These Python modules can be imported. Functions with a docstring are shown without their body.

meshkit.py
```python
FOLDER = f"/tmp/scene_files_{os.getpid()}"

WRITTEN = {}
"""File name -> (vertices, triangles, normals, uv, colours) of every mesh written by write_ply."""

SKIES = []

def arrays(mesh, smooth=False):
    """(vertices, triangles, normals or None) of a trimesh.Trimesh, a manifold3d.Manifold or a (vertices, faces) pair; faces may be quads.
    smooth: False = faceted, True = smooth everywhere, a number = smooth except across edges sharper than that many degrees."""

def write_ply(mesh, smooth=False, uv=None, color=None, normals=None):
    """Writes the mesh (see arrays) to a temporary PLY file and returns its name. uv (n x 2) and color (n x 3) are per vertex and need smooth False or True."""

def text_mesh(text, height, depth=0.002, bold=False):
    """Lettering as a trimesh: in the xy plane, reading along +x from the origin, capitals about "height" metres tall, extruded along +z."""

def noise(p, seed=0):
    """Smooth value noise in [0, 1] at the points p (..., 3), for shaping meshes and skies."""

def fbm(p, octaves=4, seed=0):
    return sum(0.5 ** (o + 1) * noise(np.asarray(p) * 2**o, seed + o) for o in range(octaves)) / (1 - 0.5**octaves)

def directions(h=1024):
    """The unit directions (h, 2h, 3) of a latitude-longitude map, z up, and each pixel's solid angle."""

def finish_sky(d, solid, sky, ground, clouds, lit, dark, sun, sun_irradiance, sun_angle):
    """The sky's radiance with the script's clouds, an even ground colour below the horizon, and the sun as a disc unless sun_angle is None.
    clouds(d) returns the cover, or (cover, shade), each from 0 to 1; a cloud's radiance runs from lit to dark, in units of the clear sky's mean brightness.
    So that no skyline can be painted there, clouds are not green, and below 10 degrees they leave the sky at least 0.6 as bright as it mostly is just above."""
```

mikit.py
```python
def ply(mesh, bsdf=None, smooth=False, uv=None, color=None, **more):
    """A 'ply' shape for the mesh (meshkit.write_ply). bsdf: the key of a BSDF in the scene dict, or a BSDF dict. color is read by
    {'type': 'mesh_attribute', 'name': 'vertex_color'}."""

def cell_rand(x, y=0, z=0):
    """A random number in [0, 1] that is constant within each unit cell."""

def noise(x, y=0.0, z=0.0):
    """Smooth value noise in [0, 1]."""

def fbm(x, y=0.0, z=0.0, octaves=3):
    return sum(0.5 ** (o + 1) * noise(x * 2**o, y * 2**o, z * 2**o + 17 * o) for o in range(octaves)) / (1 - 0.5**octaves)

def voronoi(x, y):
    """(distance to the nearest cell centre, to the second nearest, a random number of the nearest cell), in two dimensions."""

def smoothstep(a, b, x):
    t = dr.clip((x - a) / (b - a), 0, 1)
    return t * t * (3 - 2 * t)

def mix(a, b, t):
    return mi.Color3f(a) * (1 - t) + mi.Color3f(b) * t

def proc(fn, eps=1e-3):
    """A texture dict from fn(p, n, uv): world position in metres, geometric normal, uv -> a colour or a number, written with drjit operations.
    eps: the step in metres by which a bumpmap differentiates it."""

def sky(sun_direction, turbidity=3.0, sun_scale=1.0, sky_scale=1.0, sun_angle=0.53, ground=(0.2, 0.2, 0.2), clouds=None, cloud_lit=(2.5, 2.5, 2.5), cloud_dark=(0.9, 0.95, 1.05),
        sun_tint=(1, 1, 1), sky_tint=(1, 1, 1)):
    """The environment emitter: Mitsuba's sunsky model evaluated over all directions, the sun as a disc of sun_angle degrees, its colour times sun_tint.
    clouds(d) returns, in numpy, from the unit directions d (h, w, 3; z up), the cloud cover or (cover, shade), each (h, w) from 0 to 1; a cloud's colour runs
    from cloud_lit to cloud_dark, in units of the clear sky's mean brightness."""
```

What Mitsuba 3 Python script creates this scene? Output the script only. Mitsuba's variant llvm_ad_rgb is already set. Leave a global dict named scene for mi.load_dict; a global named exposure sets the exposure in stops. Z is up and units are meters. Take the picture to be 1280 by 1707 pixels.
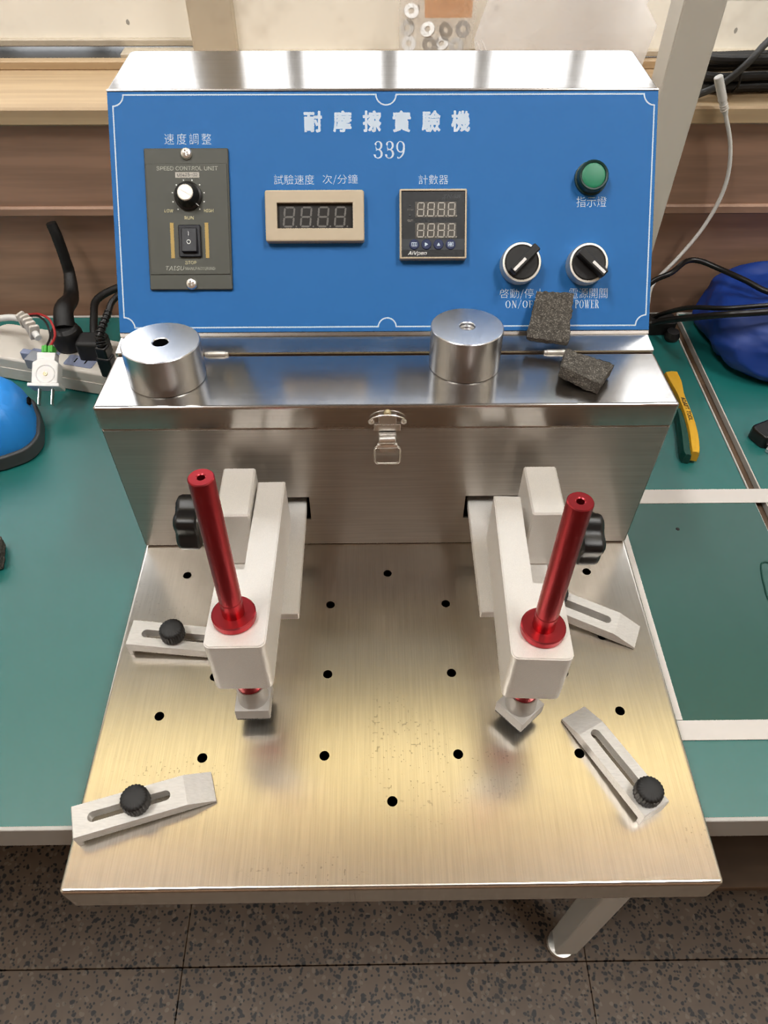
import glob, math
import numpy as np, trimesh, drjit as dr, mitsuba as mi, manifold3d as m3
import mikit, meshkit
from mikit import proc, noise, fbm, voronoi, smoothstep, mix
from shapely import affinity, union_all, box as sbox
from shapely.geometry import Polygon, Point, LineString

# ------------------------------------------------------------------ camera, light, exposure
ZP = 0.80                      # height of the machine's base plate above the floor; all coordinates below are relative to it
TZ = -0.05                     # table top relative to the plate
T4 = mi.ScalarTransform4f
scene, labels = {}, {}

C = np.array([-0.0084, -0.3768, 0.4727 + ZP])
FW = np.array([0.0113, 0.6569, -0.7539]); UP = np.array([0.0085, 0.7538, 0.6570])
scene['camera'] = {'type': 'perspective', 'fov': 2 * math.degrees(math.atan(640 / 1235.6)), 'fov_axis': 'x', 'near_clip': 0.02, 'far_clip': 200.0,
                   'to_world': T4().look_at(origin=C.tolist(), target=(C + FW).tolist(), up=UP.tolist())}
exposure = 0.2


def overcast(d):
    n = meshkit.fbm(d * 2.2 + 5.0, 4, seed=3)
    return np.ones(d.shape[:2]), np.clip((n - 0.35) * 0.8, 0, 1)


scene['sky'] = mikit.sky((0.5, -0.5, 0.75), turbidity=4, sun_scale=0.0, sky_scale=13.0, ground=(0.32, 0.31, 0.29), clouds=overcast,
                         cloud_lit=(2.45, 2.52, 2.6), cloud_dark=(1.85, 1.9, 1.95))
FILL_LAMP = (54.0, 53.0, 51.0)         # radiance of the added ceiling lights

# ------------------------------------------------------------------ materials


def rgb(*c):
    return {'type': 'rgb', 'value': list(c)}


def plastic(name, c, a=0.25, ior=1.45):
    scene[name] = {'type': 'twosided', 'b': {'type': 'roughplastic', 'diffuse_reflectance': c if isinstance(c, dict) else rgb(*c), 'alpha': a, 'int_ior': ior, 'nonlinear': True}}


def matte(name, c):
    scene[name] = {'type': 'twosided', 'b': {'type': 'diffuse', 'reflectance': c if isinstance(c, dict) else rgb(*c)}}


def metal(name, c, au, av=None):
    d = {'type': 'roughconductor', 'material': 'none', 'specular_reflectance': c if isinstance(c, dict) else rgb(*c), 'distribution': 'ggx'}
    if av is None:
        d['alpha'] = au
    else:
        d['alpha_u'], d['alpha_v'] = au, av
    scene[name] = {'type': 'twosided', 'b': d}


def plate_grain(p, n, uv):
    g = fbm(p.x * 1500, p.y * 40, 0, 3)
    w = fbm(p.x * 7 + 3, p.y * 9, 0, 3)
    pit = smoothstep(0.87, 0.91, noise(p.x * 700, p.y * 700)) * smoothstep(0.68, 0.82, fbm(p.x * 16 + 9, p.y * 16, 0, 2))
    k = (0.86 + 0.22 * (g - 0.5) + 0.10 * (w - 0.5)) * (1 - 0.35 * pit)
    return mi.Color3f(0.84, 0.79, 0.71) * k


def box_grain(p, n, uv):
    g = fbm(p.x * 22, (p.y + p.z) * 900, 0, 3)
    w = fbm(p.x * 6 + 1, (p.y + p.z) * 9, 0, 3)
    return mi.Color3f(0.50, 0.465, 0.425) * (0.84 + 0.2 * (g - 0.5) + 0.14 * (w - 0.5))


def lid_grain(p, n, uv):
    g = fbm(p.x * 22, (p.y + p.z) * 900, 0, 3)
    w = fbm(p.x * 6 + 1, (p.y + p.z) * 9, 0, 3)
    return mi.Color3f(0.60, 0.575, 0.545) * (0.84 + 0.2 * (g - 0.5) + 0.14 * (w - 0.5))


metal('mat_plate', proc(plate_grain), 0.075, 0.045)
metal('mat_box', proc(box_grain), 0.08, 0.20)
metal('mat_lid', proc(lid_grain), 0.025, 0.035)
metal('mat_housing', proc(lid_grain), 0.02, 0.09)
metal('mat_turned', (0.60, 0.605, 0.62), 0.08)
metal('mat_chrome', (0.80, 0.78, 0.74), 0.12)
metal('mat_brass_rivet', (0.75, 0.66, 0.42), 0.25)


def alu_fn(p, n, uv):
    return mi.Color3f(0.66, 0.635, 0.60) * (0.95 + 0.1 * noise(p.x * 2600, p.y * 2600, p.z * 2600))


scene['mat_alu'] = {'type': 'twosided', 'b': {'type': 'principled', 'base_color': proc(alu_fn), 'metallic': 0.45, 'roughness': 0.42, 'specular': 0.5}}


scene['mat_foot'] = {'type': 'twosided', 'b': {'type': 'principled', 'base_color': rgb(0.40, 0.385, 0.365), 'metallic': 0.3, 'roughness': 0.5, 'specular': 0.3}}


def alu_brush(p, n, uv):
    return mi.Color3f(0.56, 0.545, 0.52) * (0.9 + 0.2 * fbm(p.x * 300, p.y * 1500, p.z * 800, 2))


scene['mat_alu_brushed'] = {'type': 'twosided', 'b': {'type': 'principled', 'base_color': proc(alu_brush), 'metallic': 0.3, 'roughness': 0.45, 'specular': 0.4}}
scene['mat_red'] = {'type': 'twosided', 'b': {'type': 'principled', 'base_color': rgb(0.34, 0.004, 0.011), 'metallic': 0.85, 'roughness': 0.26, 'specular': 0.6, 'clearcoat': 1.0, 'clearcoat_gloss': 0.6}}
plastic('mat_blue_panel', (0.028, 0.20, 0.52), 0.3, 1.28)
matte('mat_print', (0.50, 0.60, 0.72))
matte('mat_print_gold', (0.62, 0.56, 0.34))
matte('mat_print_grey', (0.42, 0.43, 0.38))
plastic('mat_unit_grey', (0.115, 0.120, 0.098), 0.3)
plastic('mat_sticker', (0.58, 0.56, 0.52), 0.3)
plastic('mat_black', (0.012, 0.012, 0.013), 0.16)
plastic('mat_black_navy', (0.012, 0.014, 0.026), 0.25)
matte('mat_hole', (0.006, 0.006, 0.006))  # near-black, stands in for the shade inside holes and slots
plastic('mat_black_matte', (0.016, 0.016, 0.017), 0.4)
plastic('mat_beige', (0.68, 0.60, 0.47), 0.3)
plastic('mat_window_dark', (0.055, 0.052, 0.05), 0.12)
plastic('mat_display', (0.15, 0.14, 0.125), 0.15)
matte('mat_segment', (0.40, 0.38, 0.35))
plastic('mat_segment_dim', (0.22, 0.21, 0.20), 0.2)
plastic('mat_meter_black', (0.018, 0.020, 0.024), 0.2)
plastic('mat_meter_band', (0.06, 0.07, 0.085), 0.2)
plastic('mat_button_blue', (0.03, 0.05, 0.16), 0.2)
matte('mat_white_mark', (0.75, 0.75, 0.75))
metal('mat_satin', (0.82, 0.78, 0.70), 0.3)
plastic('mat_gold_strip', (0.62, 0.47, 0.16), 0.3)
plastic('mat_green_ring', (0.012, 0.07, 0.06), 0.2)
plastic('mat_green_lens', (0.03, 0.34, 0.19), 0.2)
plastic('mat_rubber', (0.03, 0.03, 0.03), 0.5)


def pad_fn(p, n, uv):
    a = noise(p.x * 1500, p.y * 1500, p.z * 1500)
    b = noise(p.x * 500, p.y * 500, p.z * 500)
    return mix((0.045, 0.041, 0.036), (0.20, 0.185, 0.165), smoothstep(0.45, 0.95, a) * 0.8 + 0.25 * b)


matte('mat_pad', proc(pad_fn))


def mat_fn(p, n, uv):
    w = fbm(p.x * 5, p.y * 5, 0, 3)
    return mix((0.025, 0.28, 0.255), (0.038, 0.33, 0.31), w)


plastic('mat_table_green', proc(mat_fn), 0.2, 1.75)


def sheet_fn(p, n, uv):
    return mix((0.055, 0.165, 0.145), (0.075, 0.19, 0.165), fbm(p.x * 4, p.y * 4, 0, 2))


plastic('mat_sheet', proc(sheet_fn), 0.10)
plastic('mat_white_tape', (0.78, 0.75, 0.72), 0.35)
plastic('mat_white_trim', (0.62, 0.61, 0.58), 0.35)
plastic('mat_white_plastic', (0.88, 0.875, 0.86), 0.25)
plastic('mat_cream_plastic', (0.82, 0.79, 0.74), 0.3)
plastic('mat_outlet_blue', (0.42, 0.47, 0.62), 0.3)
plastic('mat_post', (0.82, 0.79, 0.73), 0.35)
plastic('mat_leg', (0.82, 0.83, 0.81), 0.35)
plastic('mat_tool_blue', (0.05, 0.42, 0.85), 0.22)
plastic('mat_tool_grey', (0.10, 0.105, 0.11), 0.3)
plastic('mat_bag_blue', (0.014, 0.075, 0.38), 0.35)
plastic('mat_yellow', (0.80, 0.54, 0.035), 0.3)
plastic('mat_pliers_green', (0.006, 0.10, 0.075), 0.3)
plastic('mat_green_bright', (0.14, 0.62, 0.10), 0.3)
plastic('mat_red_wire', (0.55, 0.05, 0.05), 0.3)
plastic('mat_clear_grey', (0.42, 0.44, 0.48), 0.15)
matte('mat_orange_card', (0.62, 0.33, 0.16))
metal('mat_washer', (0.62, 0.61, 0.59), 0.3)


def wood_fn(base, dark, sx, sz):
    def f(p, n, uv):
        g = fbm(p.x * sx + 2.0 * noise(p.x * 3, p.z * 9, p.y * 9), p.y * sz, p.z * sz, 4)
        return mix(dark, base, smoothstep(0.25, 0.75, g))
    return f


plastic('mat_wall_wood', proc(wood_fn((0.62, 0.425, 0.31), (0.50, 0.335, 0.24), 7, 90)), 0.35)
plastic('mat_sill_wood', proc(wood_fn((0.80, 0.66, 0.46), (0.68, 0.54, 0.36), 6, 110)), 0.3)
plastic('mat_board', proc(wood_fn((0.22, 0.135, 0.075), (0.15, 0.09, 0.05), 5, 40)), 0.4)


def sash_fn(p, n, uv):
    d = smoothstep(0.52, 0.8, fbm(p.x * 25, p.z * 25, p.y * 25, 4))
    spot = smoothstep(0.965, 0.98, noise(p.x * 75 + 4, p.z * 50, 2))
    return mix((0.80, 0.745, 0.64), (0.68, 0.62, 0.52), d) * (1 - 0.6 * spot)


plastic('mat_sash', proc(sash_fn), 0.35)
scene['mat_frosted'] = {'type': 'principledthin', 'base_color': proc(sash_fn), 'diff_trans': 0.31, 'roughness': 0.6, 'spec_trans': 0.0}
plastic('mat_track', (0.10, 0.095, 0.085), 0.4)
matte('mat_wall', (0.68, 0.64, 0.57))
matte('mat_ceiling', (0.20, 0.15, 0.105))
matte('mat_upper_wall', (0.47, 0.33, 0.20))
plastic('mat_added_valance', (0.80, 0.42, 0.16), 0.4)
plastic('mat_added_transom', (0.10, 0.08, 0.06), 0.45)
matte('mat_bar', (0.45, 0.45, 0.44))
scene['mat_pane'] = {'type': 'thindielectric', 'int_ior': 1.5}
scene['mat_added_blind'] = {'type': 'principledthin', 'base_color': rgb(0.99, 0.82, 0.43), 'diff_trans': 1.9, 'roughness': 0.7, 'spec_trans': 0.0}  # translucent cloth out of view, added to give the plate gold reflections
scene['mat_film'] = {'type': 'blendbsdf', 'weight': 0.5, 'a': {'type': 'thindielectric', 'int_ior': 1.5},
                     'b': {'type': 'principledthin', 'base_color': rgb(0.96, 0.95, 0.95), 'diff_trans': 1.0, 'roughness': 0.3, 'spec_trans': 0.0}}
scene['mat_film_clear'] = {'type': 'blendbsdf', 'weight': 0.12, 'a': {'type': 'thindielectric', 'int_ior': 1.5},
                           'b': {'type': 'principledthin', 'base_color': rgb(0.85, 0.84, 0.84), 'diff_trans': 1.0, 'roughness': 0.3, 'spec_trans': 0.0}}


def terrazzo(p, n, uv):
    f1, f2, r = voronoi(p.x * 125 + 0.5 * noise(p.x * 150, p.y * 150), p.y * 125 + 0.5 * noise(p.x * 150 + 9, p.y * 150))
    g1, g2, q = voronoi(p.x * 210 + 5, p.y * 210)
    base = mix((0.165, 0.11, 0.070), (0.24, 0.168, 0.112), fbm(p.x * 40, p.y * 40, 0, 3))
    big = smoothstep(0.74, 0.78, r) * (1 - smoothstep(0.34, 0.42, f1))
    small = smoothstep(0.70, 0.74, q) * (1 - smoothstep(0.30, 0.40, g1))
    lite = smoothstep(0.80, 0.84, 1 - r) * (1 - smoothstep(0.3, 0.42, f1))
    c = mix(base, (0.016, 0.012, 0.010), dr.maximum(big, small))
    return mix(c, (0.36, 0.30, 0.23), lite * 0.5)


plastic('mat_terrazzo', proc(terrazzo), 0.25)

# ------------------------------------------------------------------ shape helpers
ANISO = {'mat_plate', 'mat_box', 'mat_lid', 'mat_housing'}


def tm(m):
    if hasattr(m, 'to_mesh'):
        k = m.to_mesh()
        return trimesh.Trimesh(k.vert_properties[:, :3], k.tri_verts, process=False)
    return m


def man(m):
    m = trimesh.Trimesh(m.vertices, m.faces)
    m.merge_vertices()
    return m3.Manifold(m3.Mesh(np.asarray(m.vertices, np.float32), np.asarray(m.faces, np.uint32)))


def cat(*ms):
    return trimesh.util.concatenate([tm(m) for m in ms])


def add(key, mesh, mat, smooth=30, **lab):
    """One entry of the scene; a key already taken gets the next three-digit number."""
    k, i = key, 0
    while k in scene:
        i += 1
        k = f'{key}_{i:03d}'
    m = tm(mesh).copy()
    m.apply_translation([0, 0, ZP])
    if mat in ANISO:
        v = np.asarray(m.vertices)
        scene[k] = mikit.ply(m, mat, smooth=False, uv=np.c_[v[:, 0] + 0.02 * v[:, 1], v[:, 1] + v[:, 2]])
    else:
        scene[k] = mikit.ply(m, mat, smooth=smooth)
    if lab:
        labels[k] = lab
    return k


def thing(key, label, category, group=None):
    k, i = key, 0
    while k in labels:
        i += 1
        k = f'{key}_{i:03d}'
    labels[k] = {'label': label, 'category': category}
    if group:
        labels[k]['group'] = group
    return k


def hullp(poly, z0, z1, rt=0.0, rb=0.0, seg=4):
    """Convex prism over a convex outline with rounded top and bottom edges."""
    pts = []
    for r, z, s in ((rb, z0, 1), (rt, z1, -1)):
        for k in range(seg + 1 if r > 0 else 1):
            a = k / seg * math.pi / 2 if r > 0 else 0
            q = poly.buffer(-r * (1 - math.sin(a)), join_style=1) if r > 0 else poly
            zz = z + s * r * (1 - math.cos(a)) if r > 0 else z
            c = np.array(q.exterior.coords)[:-1]
            pts.append(np.c_[c, np.full(len(c), zz)])
    return trimesh.convex.convex_hull(np.vstack(pts))


def rrect(x0, x1, y0, y1, r=0.0, n=6):
    if r <= 0:
        return sbox(x0, y0, x1, y1)
    return sbox(x0 + r, y0 + r, x1 - r, y1 - r).buffer(r, quad_segs=n)


def bx(x0, x1, y0, y1, z0, z1, c=0.0008):
    if c <= 0:
        return trimesh.creation.box(bounds=[[x0, y0, z0], [x1, y1, z1]])
    p = []
    for i in (0, 1):
        for j in (0, 1):
            for k in (0, 1):
                s = np.array([1 if i == 0 else -1, 1 if j == 0 else -1, 1 if k == 0 else -1])
                q = np.array([(x0, x1)[i], (y0, y1)[j], (z0, z1)[k]])
                for a in range(3):
                    t = np.ones(3)
                    t[a] = 0
                    p.append(q + s * t * c)
    return trimesh.convex.convex_hull(np.array(p))


def ext(poly, h):
    gs = getattr(poly, 'geoms', [poly])
    return trimesh.util.concatenate([trimesh.creation.extrude_polygon(g, h, engine='earcut') for g in gs if g.area > 0])


def lathe(prof, n=48):
    return trimesh.creation.revolve(np.array(prof, float), sections=n)


def cyl(r, z0, z1, n=40, c=0.0006):
    return lathe([(0, z0), (r - c, z0), (r, z0 + c), (r, z1 - c), (r - c, z1), (0, z1)], n)


def frame(o, ax, ay, az):
    m = np.eye(4)
    m[:3, 0], m[:3, 1], m[:3, 2], m[:3, 3] = ax, ay, az, o
    return m


def put(mesh, M):
    m = tm(mesh).copy()
    m.apply_transform(M)
    return m


def along(mesh, o, d):
    """z axis of the mesh turned to direction d, origin moved to o."""
    d = np.array(d, float) / np.linalg.norm(d)
    x = np.cross([0, 1, 0] if abs(d[1]) < 0.9 else [1, 0, 0], d)
    x /= np.linalg.norm(x)
    return put(mesh, frame(o, x, np.cross(d, x), d))


def rotz(a):
    return trimesh.transformations.rotation_matrix(a, [0, 0, 1])


def spline(pts, k=10):
    p = np.array(pts, float)
    p = np.vstack([2 * p[0] - p[1], p, 2 * p[-1] - p[-2]])
    out = []
    for i in range(1, len(p) - 2):
        for t in np.linspace(0, 1, k, endpoint=False):
            a, b, c, d = p[i - 1], p[i], p[i + 1], p[i + 2]
            out.append(0.5 * (2 * b + (c - a) * t + (2 * a - 5 * b + 4 * c - d) * t**2 + (3 * b - a - 3 * c + d) * t**3))
    out.append(p[-2])
    return np.array(out)


def tube(pts, r, n=12, closed=False, smooth=True, k=10):
    p = spline(pts, k) if smooth else np.array(pts, float)
    if closed:
        p = p[:-1] if np.allclose(p[0], p[-1]) else p
    N = len(p)
    t = np.roll(p, -1, 0) - np.roll(p, 1, 0) if closed else np.gradient(p, axis=0)
    t /= np.linalg.norm(t, axis=1, keepdims=True)
    u = np.cross(t[0], [0, 0, 1] if abs(t[0][2]) < 0.9 else [1, 0, 0])
    u /= np.linalg.norm(u)
    rr = np.full(N, r) if np.isscalar(r) else np.interp(np.linspace(0, 1, N), np.linspace(0, 1, len(r)), r)
    V, a = [], np.arange(n) * 2 * np.pi / n
    for i in range(N):
        u = u - t[i] * (u @ t[i])
        u /= np.linalg.norm(u)
        w = np.cross(t[i], u)
        V.append(p[i] + rr[i] * (np.cos(a)[:, None] * u + np.sin(a)[:, None] * w))
    V = np.vstack(V)
    F = []
    for i in range(N if closed else N - 1):
        b = ((i + 1) % N) * n
        for j in range(n):
            q, s = i * n + j, i * n + (j + 1) % n
            F += [[q, s, b + (j + 1) % n], [q, b + (j + 1) % n, b + j]]
    if not closed:
        V = np.vstack([V, p[0], p[-1]])
        for j in range(n):
            F += [[N * n, (j + 1) % n, j], [N * n + 1, (N - 1) * n + j, (N - 1) * n + (j + 1) % n]]
    return trimesh.Trimesh(V, F, process=False)


def prism_x(pts, x0, x1):
    """Outline in (y, z) extruded along x."""
    m = ext(Polygon(pts), x1 - x0)
    return put(m, frame([x0, 0, 0], [0, 1, 0], [0, 0, 1], [1, 0, 0]))


def displace(mesh, amp, freq, seed=0, octaves=3):
    m = tm(mesh).copy()
    m.merge_vertices()
    n = m.vertex_normals
    d = meshkit.fbm(np.asarray(m.vertices) * freq + 50, octaves, seed) - 0.5
    m.vertices = m.vertices + n * d[:, None] * 2 * amp
    return m


def refine(mesh, edge):
    return tm(man(tm(mesh)).refine_to_length(edge))


# lettering: outlines of the glyphs of a font, as flat printed shapes
FONTS = {'cjk': 'Noto Sans CJK Regular.woff2', 'sans': 'Inter.woff2', 'mono': 'DejaVuSansMono.woff2'}


def glyphs(text, font='cjk', pitch=None, stroke=0, thin=0.0):
    from PIL import Image, ImageDraw, ImageFont
    f = ImageFont.truetype(glob.glob('/opt/blender-*/*/datafiles/fonts/' + FONTS[font])[0], 96)
    out = []

    def one(s, dx):
        im = Image.new('L', (110 * len(s) + 40, 160))
        ImageDraw.Draw(im).text((16, 120), s, 255, f, anchor='ls', stroke_width=stroke)
        on = np.pad(np.asarray(im) > 127, ((0, 0), (1, 1))).astype(np.int8)
        rows, st = np.nonzero(np.diff(on, axis=1) == 1)
        en = np.nonzero(np.diff(on, axis=1) == -1)[1]
        g = union_all(sbox(st, -rows - 1, en, -rows)).buffer(0.6).buffer(-0.6 - thin).simplify(0.7)
        out.append(affinity.translate(g, dx, 0))
    if pitch:
        for i, ch in enumerate(text):
            if ch != ' ':
                one(ch, i * pitch)
    else:
        one(text, 0)
    return union_all(out)


def fit(g, x0, x1, y0, y1):
    a, b, c, d = g.bounds
    sx, sy = (x1 - x0) / (c - a), (y1 - y0) / (d - b)
    return affinity.affine_transform(g, [sx, 0, 0, sy, x0 - a * sx, y0 - b * sy])


def ell(cx, cy, a, b):
    return affinity.translate(affinity.scale(Point(0, 0).buffer(1, quad_segs=16), a, b), cx, cy)


def serif(text):
    """Slender roman capitals and figures with serifs, in units of the cap height."""
    tk, tn, sh = 0.15, 0.05, 0.035

    def v(x, y0=0, y1=1, w=tk):
        return sbox(x, y0, x + w, y1)

    def sf(x, y, w=0.30):
        return sbox(x - (w - tk) / 2, y - (sh if y > 0.5 else 0), x + tk + (w - tk) / 2, y + (0 if y > 0.5 else sh))

    def slant(x0, y0, x1, y1, w):
        return LineString([(x0, y0), (x1, y1)]).buffer(w / 2, cap_style=2)
    def bowl(cx, cy, a, b, t=tk):
        return ell(cx, cy, a, b) - ell(cx - 0.02, cy, a - t * 0.9, b - tn)
    right = sbox(0.28, -1, 2, 2)
    G = {
        '3': [bowl(0.30, 0.75, 0.30, 0.25) - sbox(-1, 0.3, 0.10, 0.80), bowl(0.28, 0.27, 0.34, 0.27) - sbox(-1, 0.24, 0.12, 1), ell(0.11, 0.80, 0.055, 0.05), ell(0.06, 0.18, 0.06, 0.055)],
        '9': [ell(0.32, 0.67, 0.32, 0.33) - ell(0.31, 0.68, 0.19, 0.28), (ell(0.16, 0.62, 0.48, 0.62) - ell(0.10, 0.66, 0.42, 0.62)) & sbox(0.10, -0.1, 0.7, 0.66), ell(0.11, 0.06, 0.05, 0.045)],
        'P': [v(0.1), sf(0.1, 0), sf(0.1, 1), bowl(0.30, 0.73, 0.34, 0.27) & right, sbox(0.1, 0.95, 0.32, 1), sbox(0.1, 0.46, 0.32, 0.51)],
        'O': [ell(0.36, 0.5, 0.36, 0.51) - ell(0.36, 0.5, 0.22, 0.46)],
        'W': [slant(0.08, 1, 0.26, 0, tk), slant(0.26, 0, 0.44, 0.9, tn), slant(0.42, 1, 0.60, 0, tk), slant(0.60, 0, 0.80, 1, tn), sbox(-0.02, 0.96, 0.2, 1), sbox(0.7, 0.96, 0.9, 1)],
        'E': [v(0.1), sbox(0.02, 0, 0.6, 0.05), sbox(0.02, 0.95, 0.58, 1), sbox(0.1, 0.48, 0.45, 0.53), sbox(0.55, 0, 0.6, 0.22), sbox(0.53, 0.78, 0.58, 1), sbox(0.41, 0.38, 0.45, 0.63)],
        'F': [v(0.1), sf(0.1, 0), sbox(0.02, 0.95, 0.58, 1), sbox(0.1, 0.48, 0.45, 0.53), sbox(0.53, 0.78, 0.58, 1), sbox(0.41, 0.38, 0.45, 0.63)],
        'R': [v(0.1), sf(0.1, 0), sf(0.1, 1), bowl(0.28, 0.74, 0.32, 0.26) & right, sbox(0.1, 0.95, 0.30, 1), sbox(0.1, 0.48, 0.30, 0.53), slant(0.34, 0.5, 0.62, 0, tk), sbox(0.55, 0, 0.72, 0.035)],
        'N': [v(0.1, w=tn), slant(0.14, 0.98, 0.58, 0.02, tk), v(0.58, w=tn), sbox(0, 0.96, 0.2, 1), sbox(0.5, 0.96, 0.72, 1), sbox(0.02, 0, 0.24, 0.035)],
        '/': [slant(0.05, -0.1, 0.5, 1.1, 0.06)],
    }
    out, x = [], 0.0
    for ch in text:
        g = union_all(G[ch])
        out.append(affinity.translate(g, x - g.bounds[0], 0))
        x += g.bounds[2] - g.bounds[0] + 0.16
    return union_all(out)


def seven(slant=0.0, w=0.5, t=0.09):
    """A seven-segment figure eight in units of its height: the seven bars."""
    g = 0.02

    def h(y):
        return Polygon([(g, y), (t / 2 + g, y + t / 2), (w - t / 2 - g, y + t / 2), (w - g, y), (w - t / 2 - g, y - t / 2), (t / 2 + g, y - t / 2)])

    def vv(x, y0, y1):
        return Polygon([(x, y0 + g), (x + t / 2, y0 + t / 2 + g), (x + t / 2, y1 - t / 2 - g), (x, y1 - g), (x - t / 2, y1 - t / 2 - g), (x - t / 2, y0 + t / 2 + g)])
    s = [h(0), h(0.5), h(1), vv(0, 0, 0.5), vv(0, 0.5, 1), vv(w, 0, 0.5), vv(w, 0.5, 1)]
    return [affinity.affine_transform(q, [1, slant, 0, 1, 0, 0]) for q in s]


# ------------------------------------------------------------------ the room
def struct(key, mesh, mat, **k):
    return add(key, mesh, mat, kind='structure', **k)


FZ = -ZP
struct('floor', bx(-2.4, 2.4, -3.2, 0.42, FZ - 0.06, FZ - 0.012, 0), 'mat_track')
for i in range(-4, 4):
    for j in range(-6, 1):
        x0, y0 = -0.30 + 0.6 * i, -0.16 + 0.6 * j
        if y0 < 0.42 and x0 < 2.4 and y0 > -3.3:
            add('floor__tile', bx(x0 + 0.0004, x0 + 0.5996, y0 + 0.0006, min(y0 + 0.5994, 0.415), FZ - 0.012, FZ, 0.0006), 'mat_terrazzo', smooth=False)
struct('ceiling', bx(-2.4, 2.4, -3.2, 0.62, 2.90, 2.96, 0), 'mat_ceiling')
struct('wall_left', bx(-2.46, -2.4, -3.2, 0.62, FZ, 2.90, 0), 'mat_wall')
struct('wall_right', bx(2.4, 2.46, -3.2, 0.62, FZ, 2.90, 0), 'mat_wall')
struct('wall_front', bx(-2.4, 2.4, -3.26, -3.2, FZ, 2.90, 0), 'mat_wall_wood')
WX, WZ = 1.7, 2.12          # window opening
struct('wall_back', cat(bx(-2.4, -WX, 0.50, 0.62, 0.18, 2.90, 0), bx(WX, 2.4, 0.50, 0.62, 0.18, 2.90, 0), bx(-2.4, 2.4, 0.425, 0.62, FZ, 0.18, 0)), 'mat_wall')
add('wall_back__upper_wall', bx(-WX, WX, 0.50, 0.62, WZ, 2.90, 0), 'mat_upper_wall')
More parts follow.
